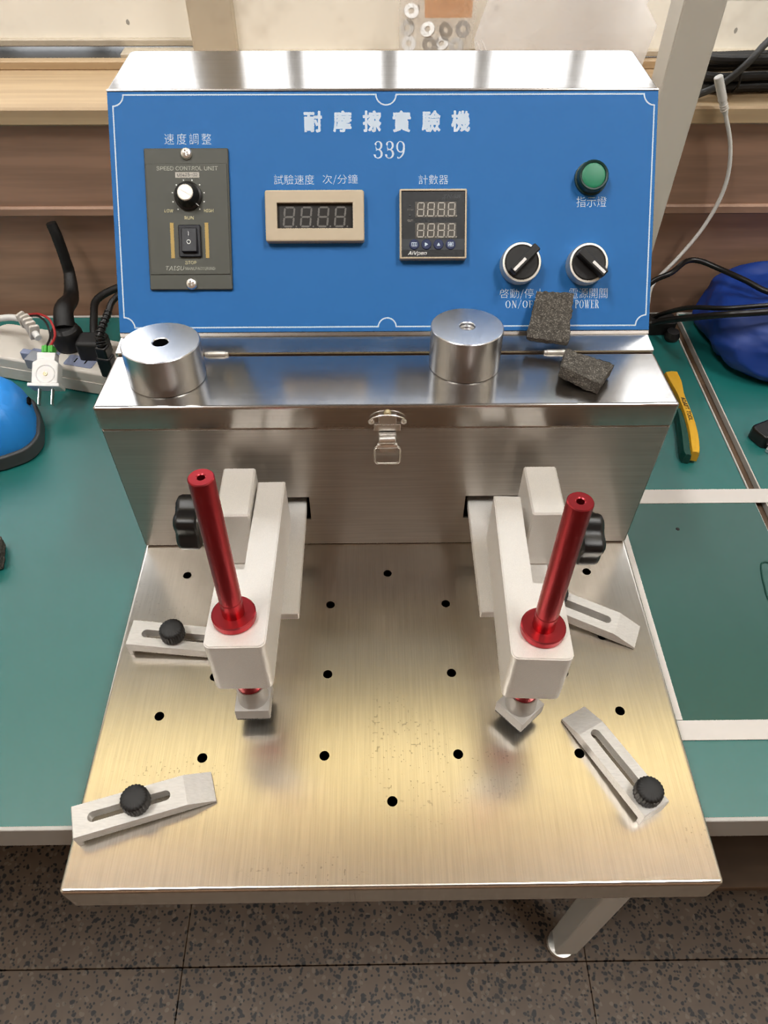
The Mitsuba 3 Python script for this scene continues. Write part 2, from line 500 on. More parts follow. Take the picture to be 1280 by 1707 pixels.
# wooden panelling under the sill
add('wall_back__panel', bx(-2.4, 2.4, 0.403, 0.425, 0.083, 0.172, 0.001), 'mat_wall_wood', label='upper brown wood panel under the sill')
add('wall_back__panel', bx(-2.4, 2.4, 0.413, 0.425, FZ, 0.083, 0), 'mat_wall_wood', label='lower brown wood panel behind the table')
add('wall_back__rail', bx(-2.4, 2.4, 0.400, 0.414, 0.074, 0.085, 0.002), 'mat_wall_wood')
struct('trim_1', cat(bx(-2.4, 2.4, 0.395, 0.508, 0.170, 0.187, 0.002), bx(-2.4, 2.4, 0.497, 0.508, 0.187, 0.1955, 0.001)), 'mat_sill_wood', label='pale varnished wooden window sill behind the machine')
# window: sashes, stiles, panes, the bars outside, the added blind above
struct('window_1', cat(bx(-WX, WX, 0.508, 0.60, 0.18, 0.192, 0), bx(-WX, WX, 0.54, 0.60, WZ - 0.03, WZ, 0)), 'mat_track', label='sliding window with cream painted sashes above the wooden sill')
add('window_1__sash', cat(bx(-1.68, -0.17, 0.530, 0.552, 0.199, 0.206, 0.001), bx(-1.68, -0.17, 0.530, 0.552, 0.303, 0.315, 0.001), bx(-1.68, -1.63, 0.530, 0.552, 0.31, WZ - 0.03, 0.002), bx(-0.20, -0.17, 0.530, 0.552, 0.31, WZ - 0.03, 0.002)), 'mat_sash', smooth=False)
add('window_1__sash', cat(bx(-0.147, 1.68, 0.503, 0.525, 0.197, 0.203, 0.001), bx(-0.147, 1.68, 0.503, 0.525, 0.303, 0.315, 0.001), bx(-0.1955, -0.1485, 0.5015, 0.525, 0.197, WZ - 0.03, 0.002), bx(0.52, 0.57, 0.503, 0.525, 0.31, WZ - 0.03, 0.002), bx(1.63, 1.68, 0.503, 0.525, 0.31, WZ - 0.03, 0.002)), 'mat_sash', smooth=False)
add('window_1__track_block', bx(-0.37 + 0.095, -0.19, 0.508, 0.529, 0.192, 0.199, 0.001), 'mat_sash')


def sheet(x0, x1, y, z0, z1):
    return trimesh.Trimesh([[x0, y, z0], [x1, y, z0], [x1, y, z1], [x0, y, z1]], [[0, 1, 2], [0, 2, 3]], process=False)


add('window_1__frosted_panel', sheet(-1.63, -0.20, 0.536, 0.205, 0.305), 'mat_frosted', smooth=False, label='cream frosted lower panel with dirt')
add('window_1__frosted_panel', sheet(-0.1485, 1.63, 0.509, 0.202, 0.305), 'mat_frosted', smooth=False, label='cream frosted lower panel')
add('window_1__pane', sheet(-1.63, -0.20, 0.541, 0.31, WZ - 0.03), 'mat_pane', smooth=False)
add('window_1__pane', sheet(-0.1485, 0.52, 0.514, 0.31, WZ - 0.03), 'mat_pane', smooth=False)
add('window_1__pane', sheet(0.57, 1.63, 0.514, 0.31, WZ - 0.03), 'mat_pane', smooth=False)
for i in range(-15, 16):
    add('window_1__bar', along(cyl(0.009, 0.18, WZ, 8, 0), [0.012 + i * 0.11, 0.585, 0], [0, 0, 1]), 'mat_bar')
add('window_1__added_transom', bx(-WX, WX, 0.500, 0.60, 0.73, 1.33, 0.003), 'mat_added_transom')  # wide dark panel out of view, added to darken the plate's reflection
add('wall_back__added_valance', bx(-1.75, 1.75, 0.42, 0.50, 2.14, 2.32, 0.003), 'mat_added_valance')  # out of view, added for an orange band in the plate's reflection
thing('added_blind', 'unseen beige blind added over the upper window for golden reflections', 'blind')  # added out of view so that the plate mirrors a golden glow
add('added_blind__cloth', sheet(-1.6, 1.6, 0.493, 1.33, 2.08), 'mat_added_blind', smooth=False)
add('added_blind__tube', along(cyl(0.022, -1.62, 1.62, 20), [0, 0.474, 2.10], [1, 0, 0]), 'mat_sash')
add('added_blind__bottom_bar', bx(-1.6, 1.6, 0.488, 0.498, 1.32, 1.34, 0.002), 'mat_sash')
# unseen ceiling lights, added to fill the room with light
for k, (x, y) in enumerate(((-1.15, -0.6), (1.15, -0.6))):
    t = thing('added_ceiling_light', ('unseen flat ceiling light added as fill, nearer the left wall', 'unseen flat ceiling light added as fill, nearer the right wall')[k], 'lamp')
    add(t + '__housing', bx(x - 0.18, x + 0.18, y - 0.62, y + 0.62, 2.87, 2.90, 0.004), 'mat_white_plastic')
    tb = put(bx(x - 0.16, x + 0.16, y - 0.60, y + 0.60, 2.862, 2.870, 0.001), trimesh.transformations.translation_matrix([0, 0, ZP]))
    scene[t + '__diffuser'] = mikit.ply(tb, 'mat_white_plastic', smooth=30, emitter={'type': 'area', 'radiance': rgb(*[0.8 * c for c in FILL_LAMP])})

# ------------------------------------------------------------------ tables
TF = -0.206                     # front edge


def table(key, x0, x1, label):
    t = thing(key, label, 'table')
    add(t + '__top', bx(x0 + 0.0015, x1 - 0.0015, TF + 0.002, 0.395, TZ - 0.03, TZ, 0.0008), 'mat_table_green', smooth=False, label='green mat table top')
    add(t + '__edge_trim', bx(x0 + 0.0015, x1 - 0.0015, TF, TF + 0.003, TZ - 0.031, TZ + 0.0006, 0.0005), 'mat_white_trim', label='white front edge')
    for s, xx in ((0, x0), (1, x1 - 0.0015)):
        add(t + '__edge_trim', bx(xx, xx + 0.0015, TF, 0.396, TZ - 0.03, TZ + 0.0006, 0), 'mat_white_trim')
    add(t + '__edge_trim', bx(x0 + 0.0015, x1 - 0.0015, 0.395, 0.3985, TZ - 0.03, TZ + 0.0006, 0.0004), 'mat_white_trim')
    return t


t = table('work_table', -1.20, 0.3510, 'green topped workbench with white edges under the steel machine')
for x, y in ((0.2697, -0.136), (-1.1, -0.136), (0.2697, 0.33), (-1.1, 0.33)):
    lg = add(t + '__leg', hullp(rrect(x - 0.0165, x + 0.0165, y - 0.0165, y + 0.0165, 0.003), FZ + 0.012, TZ - 0.03), 'mat_leg', label='white square tube leg')
    add(lg + '__foot_glide', put(lathe([(0, 0), (0.020, 0), (0.022, 0.003), (0.020, 0.006), (0.008, 0.009), (0.008, 0.014), (0, 0.014)], 32), trimesh.transformations.translation_matrix([x - 0.004, y, FZ])), 'mat_chrome')
add(t + '__apron', bx(-1.1, 0.2697, -0.13, -0.11, TZ - 0.09, TZ - 0.03, 0.002), 'mat_leg')
add(t + '__apron', bx(-1.1, 0.2697, 0.32, 0.34, TZ - 0.09, TZ - 0.03, 0.002), 'mat_leg')
t = table('work_table', 0.3610, 1.7, 'second green workbench across the dark gap, under the blue bag')
for x, y in ((0.70, -0.02), (1.6, -0.05), (0.42, 0.33), (1.6, 0.33)):
    add(t + '__leg', hullp(rrect(x - 0.0165, x + 0.0165, y - 0.0165, y + 0.0165, 0.003), FZ, TZ - 0.03), 'mat_leg')
add(t + '__lower_shelf', bx(0.362, 1.65, -0.112, 0.33, -0.615, -0.600, 0.001), 'mat_board', label='brown wooden lower shelf')
# the gap's brown filler strip
add('gap_filler', bx(0.3512, 0.3608, TF + 0.01, 0.394, TZ - 0.025, TZ - 0.006, 0), 'mat_board', label='dark brown filler strip sunk in the gap between the two green tables', category='filler strip')
# taped clear sheet
add('glossy_sheet', bx(0.2085, 0.3505, -0.140, 0.094, TZ + 0.0001, TZ + 0.0007, 0), 'mat_sheet', label='glossy grey green sheet taped down beside the machine', category='sheet')
TP = TZ + 0.0008
add('white_tape', bx(0.2085, 0.62, 0.0855, 0.1030, TP, TP + 0.0005, 0), 'mat_white_tape', label='white tape strip across the table, the farther of the two beside the machine', category='tape')
add('white_tape', bx(0.2085, 0.62, -0.1480, -0.1325, TP, TP + 0.0005, 0), 'mat_white_tape', label='white tape strip across the table, the nearer of the two, by the front edge', category='tape')
add('white_tape', bx(0.2085, 0.2208, -0.1320, 0.0850, TP, TP + 0.0005, 0), 'mat_white_tape', label='white tape strip running front to back along the machine', category='tape')
# bench upright and cross bar
thing('bench_upright', 'cream painted square post rising behind the machine at right', 'post')
add('bench_upright__post', bx(0.2572, 0.2946, 0.360, 0.394, TZ + 0.004, 1.1, 0.0012), 'mat_post')
add('bench_upright__foot_plate', bx(0.247, 0.305, 0.354, 0.3945, TZ + 0.0006, TZ + 0.004, 0.001), 'mat_post')
add('bench_upright__cross_bar', bx(0.2948, 1.2, 0.362, 0.392, 0.2838, 0.316, 0.001), 'mat_post')

# ------------------------------------------------------------------ the machine
A = 'abrasion_tester'
labels[A] = {'label': 'brushed steel rubbing abrasion tester with blue control panel and two red handled arms', 'category': 'testing machine'}
XC = 0.0006
D1, H1, HL, DL, DS = 0.258, 0.129, 0.1450, 0.0635, 0.0851
PT, YB = 0.2727, 0.2773        # top of the housing, its back

# base plate: folded tray with screw holes
holes = [(s * 157.5, y) for s in (-1, 1) for y in (-29.3, -88.4, -147.8, -207.2)] + [(s * 124, y) for s in (-1, 1) for y in (-58, -118.3, -177.5)] + \
        [(s * 44, y) for s in (-1, 1) for y in (-58.3, -117.3, -177)] + [(0, -29.2), (0, -207.2)]
tray = man(hullp(rrect(-0.1958, 0.1958, -D1, YB, 0.003), -0.0275, 0, 0.0025, 0, 5))
tray = tray - man(bx(-0.1940, 0.1940, -D1 + 0.002, YB - 0.002, -0.05, -0.002, 0))
for hx, hy in holes:
    tray = tray - man(put(trimesh.creation.cylinder(0.0033, 0.02, sections=20), trimesh.transformations.translation_matrix([hx / 1000 + XC, hy / 1000, 0])))
add(A + '__base_plate', tray, 'mat_plate', label='brushed steel base plate with rows of screw holes')
add(A + '__base_plate__shade_sheet', bx(-0.19, 0.19, -D1 + 0.004, YB - 0.004, -0.024, -0.018, 0), 'mat_hole')  # black sheet standing in for the shade below the screw holes
for x, y in ((-0.16, -0.17), (0.16, -0.17), (-0.16, 0.24), (0.16, 0.24)):
    add(A + '__foot', put(lathe([(0, TZ + 0.0006), (0.014, TZ + 0.0006), (0.016, -0.024), (0, -0.024)], 24), trimesh.transformations.translation_matrix([x, y, 0])), 'mat_rubber')
# box with two slots
W2 = 0.1952
LS = -0.094                     # the lid rises a little to the front
body = man(bx(-W2, W2, 0, YB - 0.001, 0.0006, H1 - 0.0010, 0.0012)) - man(bx(-W2 + 0.0015, W2 - 0.0015, 0.0015, YB - 0.003, 0.0025, H1 + 0.02, 0))
for s in (-1, 1):
    a, b = sorted((XC + s * 0.0592, XC + s * 0.116))
    body = body - man(bx(a, b, -0.01, 0.01, 0.0325, 0.0580, 0))
add(A + '__box', body, 'mat_box', label='lower steel box with two slots')
add(A + '__box__shade_backing', bx(-W2 + 0.003, W2 - 0.003, 0.06, 0.065, 0.003, H1 - 0.002, 0), 'mat_hole')  # black sheet that paints the shade seen through the slots
lid = hullp(rrect(-0.1956, 0.1956, -0.0008, DL, 0.002), H1 + 0.0004, HL - 0.0028, 0.0022, 0, 4)
lv = np.asarray(lid.vertices).copy()
lv[:, 2] -= np.where(lv[:, 2] > 0.137, LS * (DL - lv[:, 1]), 0)
lid.vertices = lv
add(A + '__lid', lid, 'mat_lid', label='hinged steel lid')
add(A + '__rear_strip', hullp(rrect(-0.1956, 0.1956, DL + 0.0006, YB - 0.001, 0.001), H1, HL - 0.0014, 0.0002, 0, 3), 'mat_lid')
for x in (-0.1225, 0.1235):
    hg = add(A + '__hinge', cat(along(cyl(0.0022, -0.0065, 0.0065, 16, 0.0003), [x, DL, HL - 0.0022], [1, 0, 0]), along(cyl(0.0017, -0.0085, 0.0085, 12, 0.0003), [x, DL, HL - 0.0022], [1, 0, 0])), 'mat_satin', label='small steel hinge knuckle')
# sloping housing
tv = np.array([0, 0.6577, 0.7533]); nv = np.array([0, -0.7533, 0.6577]); PO = np.array([0, DS, HL])
SL = 0.1695


def panel(mesh, x=0.0, s=0.0, h=0.0, rot=0.0):
    return put(put(mesh, rotz(rot)), frame(PO + np.array([x / 1000, 0, 0]) + tv * s / 1000 + nv * h / 1000, [1, 0, 0], tv, nv))


hp = [PO - nv * 0.0016 - tv * 0.0, PO + tv * SL - nv * 0.0016, ]
yz = [(hp[0][1], HL), (hp[1][1], hp[1][2] - 0.0), (hp[1][1] + 0.0005, PT), (YB, PT), (YB, HL)]
house = tm(man(prism_x(yz, -0.1966, 0.1966)) ^ man(hullp(rrect(-0.1966, 0.1966, 0.0, YB, 0.006), HL, PT, 0.0012, 0, 3)))
add(A + '__housing', house, 'mat_housing', label='sloping steel control housing')
lipm = panel(bx(-0.1966, 0.1966, SL / 1 - 0.0012, SL + 0.0004, -0.0016, 0.0006, 0.0003))
add(A + '__housing__front_lip', lipm, 'mat_box')
fp = add(A + '__front_panel', panel(bx(-0.1964, 0.1964, 0.0012, SL - 0.0014, -0.0016, 0, 0.0002)), 'mat_blue_panel', smooth=False, label='blue printed control panel')
add(A + '__housing__bottom_lip', panel(bx(-0.1964, 0.1964, -0.0020, 0.0008, -0.0016, 0.0004, 0.0003)), 'mat_box')


def prnt(key, g, mat='mat_print', h=0.02, t=0.00012, **lab):
    """g in millimetres of the panel."""
    m = ext(affinity.scale(g, 0.001, 0.001, origin=(0, 0)), t)
    return add(key, panel(m, h=h), mat, smooth=False, **lab)


bd = sbox(-192.6, 4.6, 193.7, 166.0)
for q in ((-192.6, 166.0), (193.7, 166.0), (-192.6, 4.6), (193.7, 4.6)):
    bd = bd - Point(*q).buffer(7.5)
bd = bd - ell(1.5, 166.0, 7.2, 7.0) - ell(1.4, 4.3, 6.6, 6.6)
prnt(fp + '__border_line', bd.exterior.buffer(0.5), label='thin pale border line with notched corners')
prnt(fp + '__title', fit(glyphs('耐摩擦實驗機', pitch=150, stroke=3), -57.4, 61.7, 140.6, 155.2), label='white bold title characters')
prnt(fp + '__model_number', fit(serif('339'), -7.7, 14.9, 122.7, 134.6), label='white figures 339')
for txt, r, kw in (('速度調整', (-157.2, -123.8, 132.6, 140.2), dict(pitch=112)), ('試驗速度', (-79.7, -50.8, 105.0, 111.9), {}), ('次/分鐘', (-44.6, -19.3, 105.0, 111.9), {}),
                   ('計數器', (24.8, 46.2, 104.9, 111.5), {}), ('指示燈', (139.6, 161.5, 88.7, 96.2), {}), ('啓動/停止', (84.5, 117.5, 24.0, 31.4), {}), ('電源開關', (136.2, 164.5, 24.2, 31.5), {})):
    prnt(fp + '__lettering', fit(glyphs(txt, thin=0.8, **kw), *r))
prnt(fp + '__lettering', fit(serif('ON/OFF'), 89.0, 113.0, 17.0, 23.4))
prnt(fp + '__lettering', fit(serif('POWER'), 140.6, 158.5, 16.9, 23.2))

# speed control unit
U = A + '__speed_control_unit'
ux, uy = -141.7, 80.5
add(U, panel(cat(bx(-0.030, 0.030, -0.049, 0.049, 0, 0.0024, 0.0005), bx(-0.0290, 0.0290, -0.0385, 0.0385, 0.002, 0.0031, 0.0004)), ux, uy), 'mat_unit_grey', smooth=False, label='olive grey speed control unit')


def up(mesh, x, y, h=3.1, rot=0.0):
    return panel(mesh, ux + x, uy + y, h, rot)


def uprint(name, g, mat, h=3.12):
    m = ext(affinity.scale(g, 0.001, 0.001, origin=(0, 0)), 0.0001)
    add(U + '__' + name, panel(m, ux, uy, h), mat, smooth=False)


for y in (45.0, -45.0):
    head = man(lathe([(0, 0), (0.0040, 0), (0.0042, 0.0008), (0.0034, 0.0022), (0.0018, 0.0028), (0, 0.0029)], 32))
    for a in (0.3, 0.3 + math.pi / 2):
        head = head - man(put(bx(-0.0022, 0.0022, -0.0005, 0.0005, 0.0012, 0.005, 0), rotz(a)))
    add(U + '__screw', up(tm(head), 0.3 if y > 0 else 0.5, y, 2.4), 'mat_chrome', label='cross head screw')
uprint('lettering', fit(glyphs('SPEED CONTROL UNIT', 'sans'), -21.2, 22.4, 33.6, 36.4), 'mat_print_grey')
add(U + '__model_sticker', up(bx(-0.0086, 0.0086, -0.0019, 0.0019, 0, 0.0002, 0), 0.5, 30.5), 'mat_sticker')
uprint('sticker_lettering', fit(glyphs('US425-02', 'sans'), -6.7, 7.7, 29.4, 31.7), 'mat_meter_black', 3.33)
kx, ky = 0.7, 16.0
kn = [(0, 0), (0.0098, 0), (0.0100, 0.0006), (0.0098, 0.0020), (0.0084, 0.0028), (0.0064, 0.0082), (0.0058, 0.0090), (0, 0.0090)]
kb = man(lathe(kn, 48))
add(U + '__dial', up(tm(kb), kx, ky), 'mat_black', label='black dial with silver cap')
add(U + '__dial_cap', up(lathe([(0, 0), (0.0056, 0), (0.0056, 0.0008), (0.0050, 0.0012), (0, 0.0012)], 40), kx, ky, 3.1 + 9.0), 'mat_satin')
for a in range(10):
    an = math.radians(225 - 30 * a) if a < 10 else 0
    an = math.radians(228 - a * 276 / 9)
    add(U + '__scale_dot', up(lathe([(0, 0), (0.00055, 0), (0.0005, 0.0002), (0, 0.0003)], 10), kx + 11.6 * math.cos(an), ky - 0.3 + 11.6 * math.sin(an)), 'mat_white_mark')
uprint('dial_line', LineString([(kx + 5.6, ky - 5.2), (kx + 7.6, ky - 7.2)]).buffer(0.28), 'mat_white_mark', 6.0)
uprint('dial_line', LineString([(kx - 4.4, ky + 2.4), (kx + 4.4, ky - 2.4)]).buffer(0.3), 'mat_white_mark', 3.1 + 10.25)
uprint('lettering', fit(glyphs('LOW', 'sans'), -16.8, -10.6, 4.9, 7.1), 'mat_print_gold')
uprint('lettering', fit(glyphs('HIGH', 'sans'), 11.5, 18.3, 4.9, 7.1), 'mat_print_gold')
uprint('lettering', fit(glyphs('RUN', 'sans'), -2.6, 3.8, -0.1, 2.3), 'mat_print_gold')
uprint('lettering', fit(glyphs('STOP', 'sans'), -3.5, 4.6, -31.2, -28.8), 'mat_print_gold')
uprint('lettering', union_all([fit(affinity.skew(glyphs('TAISU', 'sans'), 12), -17.8, -4.2, -35.4, -32.4), fit(glyphs('MANUFACTURING', 'sans', thin=0.6), -3.4, 18.0, -35.3, -33.2)]), 'mat_print_grey')
add(U + '__rocker_switch', up(cat(bx(-0.0080, 0.0080, -0.0112, 0.0112, 0, 0.0022, 0.0006), put(bx(-0.0056, 0.0056, -0.0086, 0.0086, 0, 0.0040, 0.0006), trimesh.transformations.rotation_matrix(-0.10, [1, 0, 0]))), 0.8, -15.2), 'mat_black_navy', smooth=False, label='black rocker switch')
uprint('rocker_mark', union_all([sbox(0.5, -12.2, 0.8, -9.2), Point(0.6, -16.4).buffer(1.5) - Point(0.6, -16.4).buffer(1.05)]), 'mat_white_mark', 3.1 + 4.45)
for x in (-12.1, 12.9):
    add(U + '__gold_strip', up(bx(-0.0013, 0.0013, -0.0123, 0.0123, 0, 0.0003, 0), x, -14.6), 'mat_gold_strip')

# digital rate meter
M = A + '__rate_meter'
mb = man(panel(hullp(rrect(-0.0356, 0.0356, -0.0178, 0.0178, 0.0018), 0, 0.0065, 0.0012, 0), -50.4, 82.0)) - man(panel(bx(-0.0272, 0.0272, -0.0089, 0.0089, 0.0030, 0.02, 0), -50.2, 82.2))
add(M, mb, 'mat_beige', smooth=25, label='digital rate meter in a cream bezel')
add(M + '__window', panel(bx(-0.0272, 0.0272, -0.0089, 0.0089, 0.0024, 0.0032, 0), -50.2, 82.2), 'mat_window_dark', smooth=False)
for k in range(4):
    g = union_all([affinity.scale(q, 13.2, 13.2, origin=(0, 0)) for q in seven(0.10, 0.52, 0.10)] + [Point(9.2, 0).buffer(0.6)])
    g = affinity.translate(g, -50.2 - 23.0 + k * 12.3, 82.2 - 6.9)
    prnt(M + '__digit', g, 'mat_segment_dim', 3.25, 0.0001)

# counter
K = A + '__counter'
cx, cy = 34.9, 76.0
cb = man(panel(hullp(rrect(-0.0243, 0.0243, -0.0243, 0.0243, 0.0010), 0, 0.0062, 0.0008, 0), cx, cy)) - man(panel(bx(-0.0229, 0.0229, -0.0229, 0.0229, 0.0052, 0.02, 0), cx, cy))
add(K, cb, 'mat_beige', smooth=25, label='square black counter with two figure rows')
add(K + '__face', panel(bx(-0.0229, 0.0229, -0.0229, 0.0229, 0.0048, 0.0053, 0), cx, cy), 'mat_meter_black', smooth=False)
add(K + '__button_band', panel(bx(-0.0229, 0.0229, -0.0038, 0.0038, 0, 0.0001, 0), cx, cy - 14.0, 5.3), 'mat_meter_band', smooth=False)
for y in (10.1, -4.4):
    add(K + '__display', panel(bx(-0.0149, 0.0149, -0.0054, 0.0054, 0, 0.0002, 0), cx + 1.9, cy + y, 5.3), 'mat_display', smooth=False)
    for k in range(4):
        g = union_all([affinity.scale(q, 9.0, 9.0, origin=(0, 0)) for q in seven(0.06, 0.50, 0.09)] + [Point(6.1, 0).buffer(0.45)])
        prnt(K + '__digit', affinity.translate(g, cx + 1.9 - 13.4 + k * 7.4, cy + y - 4.4), 'mat_segment', 5.55, 0.0001)
for k in range(4):
    x = cx - 13.7 + k * 8.8
    add(K + '__button', panel(lathe([(0, 0), (0.0036, 0), (0.0036, 0.0004), (0.0032, 0.0007), (0, 0.0007)], 28), x, cy - 14.1, 5.4), 'mat_button_blue', label='round blue button')
    g = [sbox(-2.0, -1.4, 2.0, 1.4) - sbox(-1.6, -1.0, 1.6, 1.0) | sbox(-0.9, -0.8, -0.4, 0.8) | sbox(0.4, -0.8, 0.9, 0.8), Polygon([(-1.2, -1.4), (-1.2, 1.4), (1.4, 0)]), Polygon([(-1.3, -1.1), (1.3, -1.1), (0, 1.3)]), (sbox(-2.0, -1.4, 2.0, 1.4) - sbox(-1.6, -1.0, 1.6, 1.0)) | sbox(-1.1, -0.6, 1.1, 0.6)][k]
    prnt(K + '__button_mark', affinity.translate(g, x, cy - 14.1), 'mat_print', 6.15, 0.0001)
lg = fit(affinity.skew(glyphs('AiVpen', 'sans', stroke=1), 14), cx - 18.3, cx - 4.6, cy - 22.0, cy - 18.6)
prnt(K + '__lettering', lg, 'mat_white_mark', 5.35, 0.0001)
prnt(K + '__lettering', fit(affinity.skew(glyphs('ZN48', 'sans'), 12), cx + 6.7, cx + 19.6, cy + 17.8, cy + 20.6), 'mat_meter_band', 5.35, 0.0001)
prnt(K + '__lettering', fit(glyphs('POW', 'sans'), cx - 18.6, cx - 14.4, cy + 9.3, cy + 10.6), 'mat_segment_dim', 5.35, 0.0001)
prnt(K + '__lettering', fit(glyphs('OUT', 'sans'), cx - 18.4, cx - 14.6, cy + 1.9, cy + 3.3), 'mat_segment', 5.35, 0.0001)
for y in (12.8, 6.2):
    add(K + '__lamp', panel(lathe([(0, 0), (0.0008, 0), (0.0007, 0.0003), (0, 0.0004)], 16), cx - 16.6, cy + y, 5.3), 'mat_meter_band')

# indicator lamp and the two selector switches
L = A + '__indicator_lamp'
add(L, panel(lathe([(0, 0), (0.0118, 0), (0.0118, 0.0020), (0.0108, 0.0022), (0.0108, 0.0080), (0.0100, 0.0092), (0.0088, 0.0088), (0.0086, 0.0070), (0, 0.0070)], 48), 149.4, 108.4), 'mat_green_ring', label='round green indicator lamp')
add(L + '__lens', panel(lathe([(0, 0), (0.0085, 0), (0.0085, 0.0012), (0.0070, 0.0018), (0, 0.0022)], 40), 149.4, 108.4, 7.0), 'mat_green_lens', label='bright green lens')
for k, (sx, sy, rot) in enumerate(((98.4, 48.1, math.radians(45)), (146.9, 47.4, math.radians(-42)))):
    S = A + ('__selector_switch' if k == 0 else '__selector_switch_001')
    add(S, panel(lathe([(0, 0), (0.0140, 0), (0.0143, 0.0008), (0.0143, 0.0104), (0.0138, 0.0114), (0.0124, 0.0116), (0.0120, 0.0108), (0.0120, 0.0090), (0, 0.0090)], 56), sx, sy), 'mat_satin', label=('metal ringed selector switch turned up to the right', 'metal ringed selector switch turned down to the right')[k])
    add(S + '__knob', panel(lathe([(0, 0), (0.0119, 0), (0.0119, 0.0020), (0.0112, 0.0026), (0, 0.0026)], 48), sx, sy, 9.0), 'mat_black_matte')
    add(S + '__grip', panel(put(bx(-0.0110, 0.0137, -0.0030, 0.0030, 0, 0.0085, 0.0008), rotz(rot)), sx, sy, 11.5), 'mat_black_matte')
    sg = (-1 if k == 0 else 1)
    a, b = (-0.0100, 0.0015) if k == 0 else (0.0010, 0.0125)
    add(S + '__pointer', panel(put(bx(a, b, -0.0010, 0.0010, 0, 0.0003, 0), rotz(rot)), sx, sy, 20.0), 'mat_white_mark', label='white pointer line')

# latch on the lid
Q = A + '__latch'
yl = -0.0008
add(Q, cat(bx(-0.0060, 0.0063, yl - 0.0012, yl, 0.1292, 0.1415, 0.0003), bx(-0.0090, 0.0092, yl - 0.0014, yl, 0.1270, 0.1330, 0.0003), bx(-0.0058, 0.0061, 0.0 - 0.0042, 0.0, 0.1085, 0.1262, 0.0004)), 'mat_chrome', smooth=False, label='small bright toggle latch')
add(Q + '__rivet', put(lathe([(0, 0), (0.0026, 0), (0.0024, 0.0010), (0.0014, 0.0019), (0, 0.0022)], 24), frame([0.0001, yl, 0.1425], [1, 0, 0], [0, 0, 1], [0, -1, 0])), 'mat_brass_rivet', label='brass rivet')
for x in (-0.0108, 0.0112):
    add(Q + '__rivet', put(lathe([(0, 0), (0.0022, 0), (0.0020, 0.0009), (0.0010, 0.0016), (0, 0.0018)], 20), frame([x, yl, 0.1345], [1, 0, 0], [0, 0, 1], [0, -1, 0])), 'mat_chrome')
add(Q + '__bail', tube([(-0.0108, yl - 0.0012, 0.1350), (-0.0106, yl - 0.0018, 0.1385), (-0.0060, yl - 0.0022, 0.1412), (0, yl - 0.0022, 0.1420), (0.0062, yl - 0.0022, 0.1412), (0.0110, yl - 0.0018, 0.1385), (0.0112, yl - 0.0012, 0.1350)], 0.0006, 8), 'mat_chrome', label='thin wire bail')
add(Q + '__roller', cat(along(cyl(0.0030, -0.0056, 0.0056, 20, 0.0003), [0, -0.0058, 0.1225], [1, 0, 0]), along(cyl(0.0022, -0.0070, 0.0070, 16, 0.0003), [0, -0.0058, 0.1170], [1, 0, 0])), 'mat_chrome')
rp = rrect(-0.0086, 0.0090, 0.0985, 0.1150, 0.0030)
c = np.array(rp.exterior.coords)[:-1]
add(Q + '__pull_ring', tube(np.c_[c[:, 0], np.full(len(c), -0.0048), c[:, 1]], 0.0008, 8, closed=True, smooth=False), 'mat_chrome', label='rectangular wire pull ring')

# drive rails and the rubbing arms
from math import cos, sin


def euler(yaw, tilt, roll):
    cz, sz, cx_, sx_, cy_, sy_ = cos(yaw), sin(yaw), cos(-tilt), sin(-tilt), cos(roll), sin(roll)
    Rz = np.array([[cz, -sz, 0], [sz, cz, 0], [0, 0, 1]]); Rx = np.array([[1, 0, 0], [0, cx_, -sx_], [0, sx_, cx_]]); Ry = np.array([[cy_, 0, sy_], [0, 1, 0], [-sy_, 0, cy_]])
    return Ry @ Rx @ Rz


